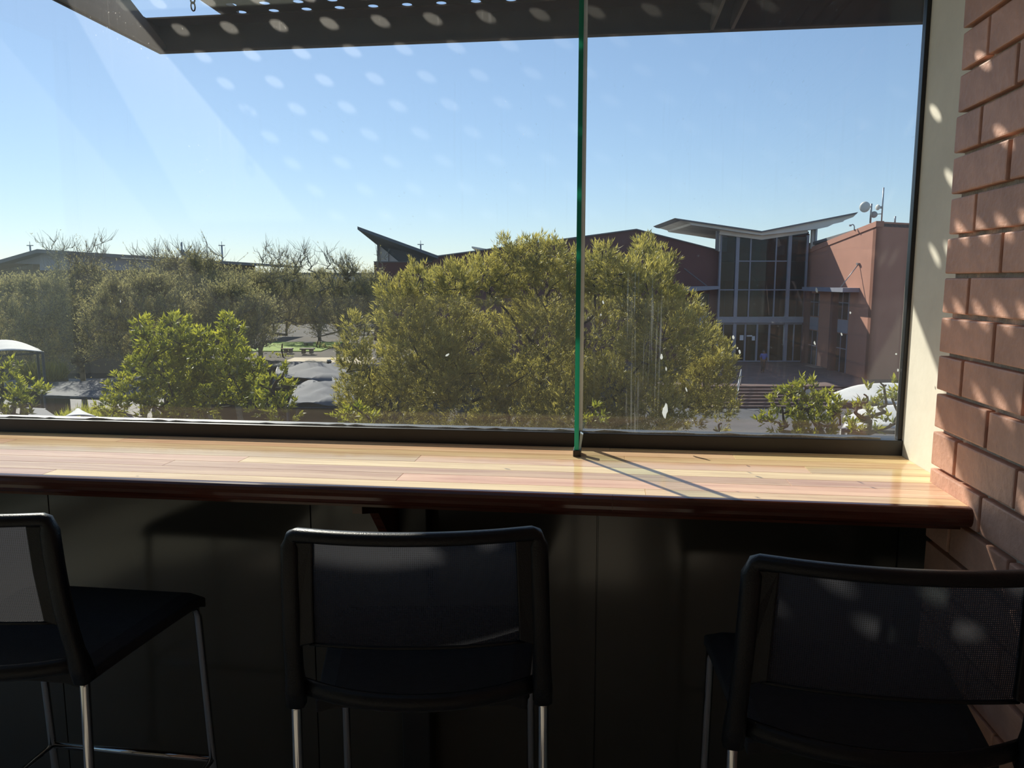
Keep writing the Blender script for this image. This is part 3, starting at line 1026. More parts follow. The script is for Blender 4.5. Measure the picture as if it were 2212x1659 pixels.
for x0, x1 in ((1613, 1616.5), (1638.5, 1642.5), (1665, 1669), (1566, 1567.5), (1720, 1722)):
    rect(x0, 700, x1, 781, DA - 0.02, 0.14, 'door_stile', 'grey_steel')
rect(AX0, 779, AX1, 781.5, DA, 0.15, 'threshold', 'grey_steel')
# panes
xs_ = [AX0 + 3.5, 1588, 1595, 1618, 1620.6, 1673, 1675.6, 1700, 1707, AX1 - 3.5]
for x0, x1 in ((AX0 + 3.5, 1588), (1595, 1618), (1620.6, 1673), (1675.6, 1700), (1707, AX1 - 3.5)):
    for y0, y1 in ((512, 564), (565, 625), (627.5, 685)):
        rect(x0, y0, x1, y1, DA + 0.08, 0.02, 'pane', 'facade_glass')
for x0, x1 in ((AX0 + 3.5, 1566), (1567.5, 1588), (1595, 1613), (1616.5, 1638.5), (1642.5, 1665), (1669, 1700), (1707, 1720), (1722, AX1 - 3.5)):
    rect(x0, 701, x1, 779, DA + 0.08, 0.02, 'pane', 'facade_glass')
rect(1603, 724, 1611, 735, DA + 0.05, 0.01, 'notice', 'paper')
rect(1629.5, 726, 1636, 735.5, DA + 0.05, 0.01, 'notice', 'paper')
rect(1618, 724, 1630, 727, DA + 0.05, 0.01, 'notice', 'paper')
# inside of the atrium
pl([(830, 577), (1375, 514), (1551, 553), (1556, 508), (1744, 508), (1744, 800), (830, 800)], D0 + 9.3, 0.3, 'rear_wall', 'red_wall')
rect(AX0 - 1, 546, AX0 + 1, 781, D0 + 0.4, 8.8, 'atrium_side_wall', 'red_wall')
rect(AX1 - 1, 505, AX1 + 1, 781, D0 + 0.2, 9.0, 'atrium_side_wall', 'red_wall')
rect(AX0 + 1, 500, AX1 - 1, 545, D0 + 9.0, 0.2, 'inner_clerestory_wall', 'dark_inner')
rect(AX0 + 1, 547, AX1 - 1, 607, D0 + 2.6, 0.3, 'inner_gallery', 'atrium_inner')
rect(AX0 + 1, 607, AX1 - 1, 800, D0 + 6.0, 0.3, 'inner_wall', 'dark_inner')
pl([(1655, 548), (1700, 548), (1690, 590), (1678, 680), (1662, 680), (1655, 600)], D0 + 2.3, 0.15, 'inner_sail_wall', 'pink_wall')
pl([(1596, 560), (1602, 560), (1646, 607), (1636, 607)], D0 + 2.35, 0.12, 'inner_brace', 'grey_panel')
rect(1556, 509, 1568, 544, D0 + 2.5, 0.05, 'inner_light', 'clad_white')
for pp in ([(1709, 524), (1724, 519), (1723, 545), (1709, 547)], [(1731, 513), (1746, 507), (1745, 541), (1730, 544)], [(1674, 536), (1696, 528), (1695, 550), (1673, 553)]):
    pl(pp, D0 + 2.2, 0.05, 'inner_window', 'clad_white')
# butterfly roof: two tilted slabs meeting at a valley
DR = D0 - 1.6
lft = [(1459, 471), (1640, 498.5), (1648, 499), (1648, 510), (1640, 512), (1560, 497), (1490, 487), (1480, 481)]
pl([(1458, 471), (1646, 499), (1646, 502), (1466, 475)], DR, 9, 'roof_plane', 'roof_grey')
pl([(1646, 499), (1854, 458), (1850, 462.5), (1646, 502)], DR, 9, 'roof_plane', 'roof_grey')
pl([(1466, 475), (1646, 502), (1646, 508), (1600, 502), (1556, 495), (1494, 486), (1491, 482)], DR + 0.2, 8.6, 'soffit', 'roof_pale')
pl([(1646, 502), (1850, 462), (1843, 469), (1824, 476), (1821, 479), (1800, 484), (1788, 490), (1770, 494), (1700, 502), (1646, 508)], DR + 0.2, 8.6, 'soffit', 'roof_pale')
pl([(1556, 496), (1646, 508), (1745, 494), (1745, 503), (1646, 518), (1553, 506)], DA - 0.25, 0.5, 'eaves_beam', 'roof_pale')
rect(1545, 498, 1549.5, 541, DA - 0.3, 0.35, 'outer_column', 'roof_grey')
rect(1550.5, 500, 1556, 543, DA - 0.1, 0.3, 'outer_column', 'roof_pale')
rect(1749, 496, 1755.5, 537, DA - 0.1, 0.3, 'outer_column', 'roof_pale')
rect(1756.5, 493, 1760.5, 534, DA - 0.3, 0.35, 'outer_column', 'galv')

# right wing: its side wall runs towards the viewer and catches the sun
UW = (at_d(1744, 605, D0) - CAM).dot(RT)
dC = (at_u(1886, 605, UW) - CAM).dot(FH)


def pu(pts, U, th, name, m_, parent=rb):
    lo = Ex(rb)
    return fix_normals(MB().prism([lo(at_u(x, y, U)) for x, y in pts], lo(RT * th) - lo(V((0, 0, 0)))).build(name, m_, parent))


zc = at_u(1889, 479, UW).z
zb_ = at_d(1747, 537, D0).z
side = [ext(UW, D0, PLZ - 0.1), ext(UW, dC, PLZ - 0.1 - 1.5), ext(UW, dC, zc), ext(UW, D0, zb_)]
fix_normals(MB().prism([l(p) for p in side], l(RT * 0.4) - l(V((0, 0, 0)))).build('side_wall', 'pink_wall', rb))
zr = at_d(1967, 484, dC).z
front = [ext(UW, dC, PLZ - 1.6), ext(UW + 9, dC, PLZ - 1.6), ext(UW + 9, dC, zr - 0.3), ext(UW, dC, zc)]
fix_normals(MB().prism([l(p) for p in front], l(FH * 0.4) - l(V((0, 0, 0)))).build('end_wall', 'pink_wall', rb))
cp_ = [ext(UW - 0.06, D0, zb_ - 0.35), ext(UW - 0.06, dC - 0.05, zc - 0.33), ext(UW - 0.06, dC - 0.05, zc + 0.02), ext(UW - 0.06, D0, zb_ + 0.02)]
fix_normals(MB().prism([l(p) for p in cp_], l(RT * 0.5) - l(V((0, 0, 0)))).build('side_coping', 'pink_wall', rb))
rf = [ext(UW, D0 + 8, zb_), ext(UW, dC, zc), ext(UW + 9, dC, zr - 0.3), ext(UW + 9, D0 + 8, zb_ - 0.4)]
fix_normals(MB().prism([l(p - V((0, 0, 0.3))) for p in rf], (0, 0, 0.2)).build('wing_roof', 'roof_grey', rb))
# back body so that the wings are solid
bd = [ext(UW - 24.5, D0 + 0.5, GZ), ext(UW - 7.5, D0 + 0.5, GZ), ext(UW - 7.5, D0 + 9, GZ), ext(UW - 24.5, D0 + 9, GZ)]
# windows of the side wall
for k, (x0, x1) in enumerate(((1752, 1773), (1812, 1838))):
    d0, d1 = (at_u(x0, 605, UW) - CAM).dot(FH), (at_u(x1, 605, UW) - CAM).dot(FH)
    xm = (x0 + x1) / 2
    ys = ((634, 683), (715, 800)) if k == 0 else ((632, 690), (722, 806))
    pn = (685, 713) if k == 0 else (691, 720)
    for (y0, y1) in ys:
        zt, zb2 = at_u(xm, y0, UW).z, at_u(xm, y1, UW).z
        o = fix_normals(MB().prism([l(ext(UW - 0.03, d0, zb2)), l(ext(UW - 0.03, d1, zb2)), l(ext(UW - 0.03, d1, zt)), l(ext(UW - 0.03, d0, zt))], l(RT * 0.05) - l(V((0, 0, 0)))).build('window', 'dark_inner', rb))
        for dd in (d0, (d0 + d1) / 2, d1):
            fix_normals(MB().prism([l(ext(UW - 0.06, dd - 0.04, zb2)), l(ext(UW - 0.06, dd + 0.04, zb2)), l(ext(UW - 0.06, dd + 0.04, zt)), l(ext(UW - 0.06, dd - 0.04, zt))], l(RT * 0.05) - l(V((0, 0, 0)))).build('mullion', 'grey_steel', o))
        zm = zb2 + (zt - zb2) * 0.62
        fix_normals(MB().prism([l(ext(UW - 0.06, d0, zm - 0.03)), l(ext(UW - 0.06, d1, zm - 0.03)), l(ext(UW - 0.06, d1, zm + 0.03)), l(ext(UW - 0.06, d0, zm + 0.03))], l(RT * 0.05) - l(V((0, 0, 0)))).build('transom', 'grey_steel', o))
    zt, zb2 = at_u(xm, pn[0], UW).z, at_u(xm, pn[1], UW).z
    fix_normals(MB().prism([l(ext(UW - 0.05, d0, zb2)), l(ext(UW - 0.05, d1, zb2)), l(ext(UW - 0.05, d1, zt)), l(ext(UW - 0.05, d0, zt))], l(RT * 0.05) - l(V((0, 0, 0)))).build('spandrel', 'grey_panel', rb))
    fix_normals(MB().prism([l(ext(UW - 0.45, d0 - 0.3, PLZ)), l(ext(UW - 0.45, d0 + 0.1, PLZ)), l(ext(UW - 0.45, d0 + 0.1, at_u(xm, 628, UW).z)), l(ext(UW - 0.45, d0 - 0.3, at_u(xm, 628, UW).z))], l(RT * 0.45) - l(V((0, 0, 0)))).build('pier', 'red_wall', rb))
# steel canopy on the side wall with its tie rod
d0, d1 = (at_u(1765, 605, UW) - CAM).dot(FH), (at_u(1858, 605, UW) - CAM).dot(FH)
zc2 = at_u(1815, 621, UW).z
fix_normals(MB().hexa([l(ext(u, d, z)) for z in (zc2 - 0.28, zc2) for u, d in ((UW - 1.1, d1), (UW, d1), (UW, d0), (UW - 1.1, d0))]).build('canopy_slab', 'grey_steel', rb))
q0 = ext(UW - 0.03, (at_u(1856, 570, UW) - CAM).dot(FH), at_u(1856, 570, UW).z)
q1 = ext(UW - 1.0, q0.dot(FH) + 0.3, zc2 + 0.05)
MB().tube([l(q0), l(q1)], 0.035, 6).build('tie_rod', 'galv', rb, smooth=True)
MB().box(l(q0) - V((0.12, 0.12, 0.06)), l(q0) + V((0.05, 0.12, 0.06))).build('rod_bracket', 'galv', rb)

# far left butterfly roof
c4 = [at_d(772, 489, 58), at_d(946, 552, 58), at_d(930, 563, 66), at_d(819, 527, 63)]
c4b = [p - V((0, 0, 0.22)) for p in c4]
fix_normals(MB().hexa([l(p) for p in c4b + c4]).build('roof_plane', 'roof_blue', rb))
c5 = [at_d(784, 505, 58.6), at_d(880, 545, 58.6), at_d(868, 565, 62.5), at_d(817, 529, 62.5)]
pl([(816, 527), (862, 566), (816, 566)], 62.6, 0.2, 'clerestory', 'clad_white')
pl([(814.5, 525), (818, 528), (818, 566), (814.5, 566)], 62.4, 0.25, 'clerestory_post', 'roof_grey')
pl([(838.5, 546), (839.5, 547), (839.5, 566), (838.5, 566)], 62.5, 0.1, 'clerestory_post', 'roof_grey')
pl([(818, 528), (940, 560), (935, 568), (862, 568)], 62.8, 3, 'upper_wall', 'roof_blue')
# second roof tip showing over the ridge
c6 = [at_d(1019, 532, 72), at_d(1070, 541, 72), at_d(1070, 545, 74), at_d(1027, 538, 74)]
fix_normals(MB().hexa([l(p - V((0, 0, 0.15))) for p in c6] + [l(p) for p in c6]).build('roof_tip', 'roof_pale', rb))

# ------------------------------------------------------------------ roof equipment


def dish(parent, lo, c, r, face, m_='dish_white'):
    """round drum antenna: shallow dish, shroud and back cone"""
    f = V(face).normalized()
    o = MB().lathe([(0.02, -r * 0.55), (r * 0.35, -r * 0.5), (r * 0.45, -r * 0.32), (r * 0.98, -r * 0.12), (r, 0.0), (r * 0.98, r * 0.05), (r * 0.6, r * 0.14), (0.0, r * 0.2)], lo(c), f, 20).build('dish', m_, parent, smooth=True)
    return o


def mast_thing(name, label, px, py_top, py_bot, D, r=0.06, cat='antenna'):
    b = at_d(px, py_bot, D)
    t = thing(name, label, cat, b, YAW)
    lo = Ex(t)
    top = at_d(px, py_top, D)
    MB().tube([(0, 0, 0), (0, 0, top.z - b.z)], r, 8).build('mast', 'galv', t, smooth=True)
    return t, lo


t, lo = mast_thing('antenna_mast', 'short mast with one large cream drum antenna on the red end wall', 1880, 440, 482, 50)
dish(t, lo, at_d(1868, 447, 50), 0.34, (RT * -0.8 - FH * 0.6))
MB().tube([lo(at_d(1871, 447, 50)), lo(at_d(1880, 446, 50))], 0.06, 8).build('arm', 'galv', t)
t, lo = mast_thing('antenna_mast', 'tall whip mast carrying two small antennas at the right roof corner', 1904, 405, 482, 50, 0.045)
dish(t, lo, at_d(1896, 448, 50), 0.18, (RT * -1 - FH * 0.25))
dish(t, lo, at_d(1888, 463.5, 50), 0.21, (RT * -0.5 - FH * 0.85), 'dish_grey')
MB().tube([lo(at_d(1897, 448, 50)), lo(at_d(1904, 448, 50))], 0.08, 8).build('arm', 'galv', t)
MB().tube([lo(at_d(1890, 463, 50)), lo(at_d(1904, 462, 50))], 0.03, 8).build('arm', 'galv', t)
cv = thing('camera_pole', 'small hooked camera pole on the sloping red parapet', 'camera', at_d(1845, 496, 52), YAW)
lo = Ex(cv)
MB().tube([lo(at_d(x, y, 52)) for x, y in ((1845.5, 498), (1845.5, 489), (1844, 486), (1841.5, 484.7), (1839, 486), (1838, 487.5))], 0.035, 6).build('pole', 'galv', cv, smooth=True)
MB().tube([lo(at_d(1839, 487, 52)), lo(at_d(1834.5, 487, 52))], 0.06, 8).build('camera_head', 'dish_grey', cv)
t, lo = mast_thing('roof_stub', 'thin grey pipe stub near the right end of the red wall', 1933, 467, 482, 50, 0.05, 'pipe')
fl = thing('floodlight', 'small square floodlight on the red roof ridge', 'floodlight', at_d(1117, 530, 59.8), YAW)
lo = Ex(fl)
pp = [lo(at_d(x, y, 59.8)) for x, y in ((1113.5, 517), (1120.5, 516.5), (1121.5, 526), (1114.5, 526.5))]
fix_normals(MB().prism(pp, (0, 0.18, 0.02)).build('housing', 'galv', fl))
pp = [lo(at_d(x, y, 59.7)) for x, y in ((1115, 521.5), (1120, 521.3), (1120.5, 525), (1115.5, 525.3))]
fix_normals(MB().prism(pp, (0, 0.1, 0)).build('lamp_glass', 'dark_steel', fl))
MB().tube([(0, 0.05, -0.1), (0, 0.05, 0.15)], 0.04, 6).build('bracket', 'galv', fl)
t = thing('satellite_dish', 'tiny pale satellite dish on the red roof left of the glass fin', 'antenna', at_d(1198, 522, 60.2), YAW)
lo = Ex(t)
dish(t, lo, at_d(1198, 514, 60.2), 0.19, (FH * -1 + RT * 0.3))
MB().tube([(0, 0, -0.2), lo(at_d(1198, 514, 60.2)) + V((0, 0.08, 0))], 0.03, 6).build('stand', 'galv', t)

# ------------------------------------------------------------------ hall on the left
DL = 66.0
gb = thing('grey_hall', 'long hall with a low grey roof behind the bare thorn trees', 'building', at_d(250, 700, DL), YAW)
gb.location.z = GZ
l = Ex(gb)


def pg(pts, D, th, name, m_):
    return fix_normals(MB().prism([l(at_d(x, y, D)) for x, y in pts], l(FH * th) - l(V((0, 0, 0)))).build(name, m_, gb))


pg([(-160, 590), (0, 561), (80, 538), (548, 568), (548, 574), (80, 546), (0, 569), (-160, 598)], DL - 1.2, 14, 'roof', 'roof_grey')
pg([(30, 569), (82, 546), (300, 561), (300, 572), (120, 572)], DL + 0.2, 0.2, 'gable_panel', 'grey_panel')
for k in range(9):
    xx = -45 + 13 * k
    pg([(xx, 571), (xx + 10.5, 571), (xx + 10.5, 582), (xx, 582)], DL + 3, 0.1, 'clerestory_pane', 'clad_white')
pg([(86, 547), (548, 574), (548, 584), (86, 584)], DL - 0.1, 0.3, 'gable_wall', 'grey_panel')
pg([(-120, 583), (548, 583), (548, 830), (-120, 830)], DL, 0.4, 'wall', 'brown_wall')
pg([(388, 566), (549, 569), (549, 640), (388, 640)], DL - 0.3, 0.3, 'end_wall', 'brown_wall')
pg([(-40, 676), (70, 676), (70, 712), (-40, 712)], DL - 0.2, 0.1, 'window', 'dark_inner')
for xx in (-10, 14, 33, 57):
    pg([(xx, 676), (xx + 1.6, 676), (xx + 1.6, 712), (xx, 712)], DL - 0.35, 0.1, 'mullion', 'grey_steel')
pg([(-40, 687), (70, 687), (70, 688.6), (-40, 688.6)], DL - 0.36, 0.1, 'mullion', 'grey_steel')
fr = thing('flat_roof_block', 'low far block with a pale flat roof between hall and red building', 'building', at_d(680, 700, 84), YAW)
l = Ex(fr)


def pf(pts, D, th, name, m_):
    return fix_normals(MB().prism([l(at_d(x, y, D)) for x, y in pts], l(FH * th) - l(V((0, 0, 0)))).build(name, m_, fr))


pf([(540, 589), (812, 589), (812, 596), (540, 596)], 84, 10, 'roof_edge', 'roof_blue')
pf([(540, 596), (812, 596), (812, 609), (540, 609)], 83.5, 0.5, 'fascia', 'clad_white')
pf([(540, 609), (812, 609), (812, 700), (540, 700)], 84, 0.5, 'wall', 'roof_grey')
t, lo = mast_thing('dish_mast', 'mast with two round grey dishes behind the thorn tree tops', 394, 523, 556, DL - 2, 0.06)
dish(t, lo, at_d(407, 553.5, DL - 2), 0.42, (RT * 0.2 - FH), 'dish_grey')
dish(t, lo, at_d(394, 544.5, DL - 2), 0.22, (RT * -0.2 - FH), 'dish_grey')
dish(t, lo, at_d(391, 528, DL - 2), 0.18, (RT * -1 - FH * 0.2), 'dish_grey')
for px, y0, y1, nm in ((66, 523, 545, 'above the grey hall ridge'), (481, 523, 572, 'behind the middle thorn trees'), (909, 521, 548, 'behind the red building wing')):
    b = at_d(px, y1, 92)
    t = thing('light_mast', 'far T-shaped floodlight mast ' + nm, 'light mast', (b.x, b.y, GZ), YAW, 'far light masts')
    lo = Ex(t)
    zt = at_d(px, y0 + 7, 92).z - GZ
    MB().tube([(0, 0, 0), (0, 0, zt)], [0.14, 0.09], 8).build('mast', 'galv', t, smooth=True)
    MB().box((-0.36, -0.08, zt - 0.06), (0.36, 0.08, zt + 0.04)).build('lamp_bar', 'galv', t)
    MB().tube([(0, 0, zt), (0, 0, zt + 0.45)], 0.03, 6).build('spike', 'galv', t)

# ------------------------------------------------------------------ shade roofs and tents


def tent(name, label, corners, sag, m_, posts=True, nu=14, nv=8, wr=0.0, bulge=0.0, group=None):
    """fabric roof through four corner points (front-left, front-right, back-right, back-left) with ripples"""
    c0 = sum(corners, V((0, 0, 0))) / 4
    t = thing(name, label, 'shade tent', (c0.x, c0.y, GZ), YAW, group)
    lo = Ex(t)
    gr = []
    for i in range(nv + 1):
        b = i / nv; row = []
        for j in range(nu + 1):
            a = j / nu
            p = (corners[0] * (1 - a) + corners[1] * a) * (1 - b) + (corners[3] * (1 - a) + corners[2] * a) * b
            p = p.copy()
            p.z += -sag * 4 * a * (1 - a) * (1 - (2 * b - 1) ** 2) + bulge * sin(pi * a) * (0.4 + 0.6 * b)
            p.z += wr * sin(b * 17 + 3 * cos(pi * a)) * sin(pi * a) + wr * 0.5 * sin(a * 11 + b * 5)
            row.append(lo(p))
        gr.append(row)
    fix_normals(MB().sheet(gr, 0.02).build('fabric', m_, t, smooth=True))
    if posts:
        for c in corners:
            q = lo(c)
            MB().tube([(q.x, q.y, 0), (q.x, q.y, q.z - 0.01)], 0.055, 8).build('post', 'dark_steel', t, smooth=True)
        for c, d in ((corners[0], corners[1]), (corners[1], corners[2]), (corners[3], corners[0])):
            MB().tube([lo(c) - V((0, 0, 0.06)), lo(d) - V((0, 0, 0.06))], 0.04, 6).build('beam', 'dark_steel', t, smooth=True)
    return t


P = at_d
tent('shade_roof', 'grey fabric shade roof dappled by thorn tree shadows at the left', [P(97, 855, 30), P(330, 862, 30), P(300, 812, 34), P(60, 830, 34)], 0.12, 'shade_cloth', wr=0.03)
tent('shade_tent', 'rippled grey fabric tent, the nearer of the two beside the olive tree', [P(622, 877, 27), P(776, 878, 27), P(765, 832, 31), P(640, 832, 31)], -0.02, 'shade_cloth', wr=0.10, bulge=0.22)
tent('shade_tent', 'creased grey fabric tent behind the rippled one', [P(590, 822, 33), P(785, 828, 33), P(770, 796, 39), P(600, 790, 39)], -0.02, 'shade_cloth', wr=0.13, bulge=0.25)
tent('white_dome', 'white domed tent at the far left behind the trees', [P(-80, 772, 31), P(92, 759, 31), P(80, 752, 33.5), P(-70, 756, 33.5)], 0, 'tent_white', wr=0.01, bulge=0.42)
tent('white_peak_tent', 'pale peaked tent top just above the sill at the left', [P(140, 899, 19), P(208, 899, 19), P(178, 888, 20.5), P(160, 888, 20.5)], 0, 'tent_white', bulge=0.08)
tent('grey_low_tent', 'flat grey tent roof below the hedge at the left', [P(60, 905, 20), P(130, 905, 20), P(95, 882, 23), P(60, 880, 23)], 0.02, 'shade_cloth')
tent('white_sail', 'white curved sail roof behind the right-hand bush', [P(1790, 872, 22), P(1985, 880, 22), P(1985, 838, 27), P(1800, 848, 27)], 0, 'tent_white', wr=0.02, bulge=0.28)
tent('white_sail', 'lower white sail roof close behind the rightmost bush', [P(1820, 925, 17), P(1985, 930, 17), P(1985, 880, 20), P(1835, 892, 20)], 0, 'tent_white', wr=0.01, bulge=0.14)
bs = thing('sign_board', 'small white board peeping out behind the right-hand bush', 'sign', P(1741, 860, 24), YAW)
lo = Ex(bs); bs_z = P(1741, 860, 24).z
fix_normals(MB().prism([lo(P(x, y, 24)) for x, y in ((1722, 838), (1760, 838), (1760, 854), (1722, 854))], (0, 0.05, 0)).build('board', 'tent_white', bs))
MB().tube([(0, 0.06, GZ - bs_z), (0, 0.06, 0.25)], 0.04, 8).build('post', 'galv', bs)
sg = thing('parking_sign', 'small white square sign with a dark mark on the shade roof frame', 'sign', P(87, 812, 34.5), YAW)
lo = Ex(sg)
fix_normals(MB().prism([lo(P(x, y, 34.5)) for x, y in ((83, 804), (91.5, 803), (91.5, 812), (83, 813))], (0, 0.04, 0)).build('plate', 'tent_white', sg))
c = lo(P(87.5, 808.5, 34.4))
MB().lathe([(0.035, 0), (0.065, 0), (0.065, 0.02), (0.035, 0.02)], c, (0, -1, 0), 14).build('mark', 'dark_steel', sg)
sb = thing('frame_bar', 'dark sloping steel bar and post beside the small square sign', 'frame', P(113, 815, 35), YAW)
lo = Ex(sb)
MB().tube([lo(P(48, 815, 35)), lo(P(113, 797, 35))], 0.035, 6).build('bar', 'dark_steel', sb)
MB().box(lo(P(109, 812, 35)), lo(P(114, 797, 35)) + V((0, 0.1, 0))).build('post', 'dark_steel', sb)

# benches on the lawn
for nm, x0, x1, y0, y1 in (('at the left end of the lawn', 613, 632, 752, 762), ('in the middle of the lawn', 649, 679, 752, 764), ('at the back of the lawn', 656, 677, 739, 746)):
    D = (at_z((x0 + x1) / 2, y1, GT + 0.05) - CAM).dot(FH)
    a, b = P(x0, y0, D), P(x1, y0, D)
    c = (a + b) / 2
    t = thing('stone_bench', 'rough stone slab bench ' + nm, 'bench', (c.x, c.y, GT + 0.05), YAW, 'stone benches on the lawn')
    lo = Ex(t)
    la, lb = lo(a), lo(b)
    h = la.z
    MB().box((la.x, -0.25, h - 0.09), (lb.x, 0.25, h)).build('slab', 'concrete', t, bevel=0.02)
    for f in (0.22, 0.78):
        xx = la.x + (lb.x - la.x) * f
        MB().box((xx - 0.10, -0.18, 0), (xx + 0.10, 0.18, h - 0.09)).build('foot', 'concrete', t, bevel=0.02)
t = thing('bollard_lamp', 'dark bollard lamp on the sandy path', 'lamp', P(711, 790, 43), YAW)
t.location.z = GT + 0.02
zt = P(711, 780, 43).z - GT - 0.02
MB().lathe([(0.13, 0), (0.13, zt * 0.86), (0.17, zt * 0.88), (0.17, zt * 0.95), (0.05, zt)], (0, 0, 0), (0, 0, 1), 12).build('body', 'dark_steel', t, smooth=True)
MB().lathe([(0.11, 0), (0.11, 0.12)], (0, 0, zt * 0.72), (0, 0, 1), 12).build('lens', 'dish_grey', t)

# parked cars
def car(label, px, py, D, paint, rz):
    cr = thing('parked_car', label, 'car', P(px, py, D), YAW + rz)
    cr.location.z = GZ + 0.04
    body = [(-1.9, 0.35), (-1.95, 0.75), (-1.2, 0.88), (-0.7, 1.38), (0.7, 1.40), (1.35, 0.95), (1.95, 0.85), (2.0, 0.40)]
    MB().prism([(x, -0.82, z) for x, z in body], (0, 1.64, 0)).build('body', paint, cr, bevel=0.08)
    for x in (-1.2, 1.25):
        for y in (-0.86, 0.70):
            MB().lathe([(0.31, 0), (0.33, 0.03), (0.33, 0.14), (0.31, 0.17)], (x, y, 0.33), (0, 1, 0), 16).build('wheel', 'dark_steel', cr, smooth=True)
    MB().prism([(x, -0.835, z) for x, z in ((-1.05, 0.92), (-0.65, 1.30), (0.6, 1.32), (1.1, 0.96))], (0, 0.02, 0)).build('side_window', 'dark_inner', cr)
    return cr


mat('car_red', (0.10, 0.015, 0.012), 0.3, var=0.05)
car('dark parked car half hidden under the left shade roof', 215, 862, 38, 'car_paint', 0.0)
car('dark red parked car in the shade under the rippled tent', 742, 890, 32.5, 'car_red', 1.45)
car('dark parked car under the rippled tent, left of the red one', 625, 890, 32.5, 'car_paint', 1.45)

# person walking on the plaza: one continuous body surface, clothes as sleeves of the same build
pd = (at_z(1648, 806, PLZ) - CAM).dot(FH)
pp = at_d(1648, 806, pd)
pe = thing('person', 'person in a blue top and dark trousers walking across the plaza', 'person', (pp.x, pp.y, PLZ), YAW)


def skin_body(name, verts, edges, radii, m_, parent):
    me = bpy.data.meshes.new(name)
    me.from_pydata(verts, edges, [])
    o = bpy.data.objects.new(name, me); COL.objects.link(o); o.parent = parent
    me.materials.append(MATS[m_])
    o.modifiers.new('skin', 'SKIN').use_smooth_shade = True
    s = o.modifiers.new('sub', 'SUBSURF'); s.levels = s.render_levels = 1
    if not me.skin_vertices:
        me.skin_vertices.new()
    for i, r in enumerate(radii):
        me.skin_vertices[0].data[i].radius = (r, r) if not isinstance(r, tuple) else r
        me.skin_vertices[0].data[i].use_root = (i == 0)
    return o


Kp = 1.62 / 1.72
bv = [(0, 0, .92), (0, 0, 1.12), (0, 0.01, 1.36), (0, 0, 1.46), (0, -0.02, 1.55), (0, -0.02, 1.66),
      (-.18, 0, 1.38), (-.24, 0.04, 1.12), (-.22, -0.12, .92), (-.21, -0.17, .84), (.18, 0, 1.38), (.25, -0.02, 1.12), (.22, -0.16, .95), (.20, -0.22, .88),
      (-.09, 0, .86), (-.10, -0.10, .48), (-.10, 0.06, .09), (-.10, -0.08, .04), (.09, 0, .86), (.10, 0.04, .48), (.10, 0.22, .12), (.10, 0.10, .04)]
be = [(0, 1), (1, 2), (2, 3), (3, 4), (4, 5), (2, 6), (6, 7), (7, 8), (8, 9), (2, 10), (10, 11), (11, 12), (12, 13), (0, 14), (14, 15), (15, 16), (16, 17), (0, 18), (18, 19), (19, 20), (20, 21)]
br = [.13, .13, (.16, .12), .055, .095, .085, .06, .045, .035, .03, .06, .045, .035, .03, .085, .06, .045, .035, .085, .06, .045, .035]
skin_body('body', [tuple(c * Kp for c in v) for v in bv], be, br, 'skin', pe)
tv = [(0, 0, .93), (0, 0, 1.12), (0, 0.01, 1.36), (0, 0, 1.43), (-.18, 0, 1.38), (-.24, 0.04, 1.12), (.18, 0, 1.38), (.25, -0.02, 1.12)]
skin_body('blue_top', [tuple(c * Kp for c in v) for v in tv], [(0, 1), (1, 2), (2, 3), (2, 4), (4, 5), (2, 6), (6, 7)], [.15, .15, (.18, .14), .075, .075, .06, .075, .06], 'cloth_blue', pe)
lv = [(0, 0, .93), (-.09, 0, .84), (-.10, -0.10, .48), (-.10, 0.06, .12), (.09, 0, .84), (.10, 0.04, .48), (.10, 0.22, .15)]
skin_body('trousers', [tuple(c * Kp for c in v) for v in lv], [(0, 1), (1, 2), (2, 3), (0, 4), (4, 5), (5, 6)], [.14, .10, .075, .06, .10, .075, .06], 'cloth_dark', pe)
MB().lathe([(0.02, 0.20), (0.085, 0.17), (0.108, 0.09), (0.105, 0.03), (0.09, 0.0)], (0, 0.01, 1.50 * Kp), (0, 0.1, 1), 14).build('hair', 'cloth_dark', pe, smooth=True)

# ------------------------------------------------------------------ trees


def norm(a):
    return a / np.maximum(np.linalg.norm(a, axis=-1, keepdims=True), 1e-9)


def mesh_np(name, verts, faces, material, parent, tone=None, smooth=False, k=4):
    me = bpy.data.meshes.new(name)
    nv, nf = len(verts), len(faces)
    me.vertices.add(nv); me.vertices.foreach_set('co', np.ascontiguousarray(verts, dtype=np.float32).ravel())
    me.loops.add(nf * k); me.loops.foreach_set('vertex_index', np.ascontiguousarray(faces, dtype=np.int32).ravel())
    me.polygons.add(nf)
    me.polygons.foreach_set('loop_start', np.arange(0, nf * k, k, dtype=np.int32))
    me.polygons.foreach_set('loop_total', np.full(nf, k, dtype=np.int32))
    if smooth:
        me.polygons.foreach_set('use_smooth', np.ones(nf, dtype=bool))
    if tone is not None:
        a = me.attributes.new('tone', 'FLOAT', 'POINT'); a.data.foreach_set('value', np.ascontiguousarray(tone, dtype=np.float32))
    me.update(calc_edges=True); me.validate()
    me.materials.append(MATS[material])
    o = bpy.data.objects.new(name, me); COL.objects.link(o); o.parent = parent
    return o


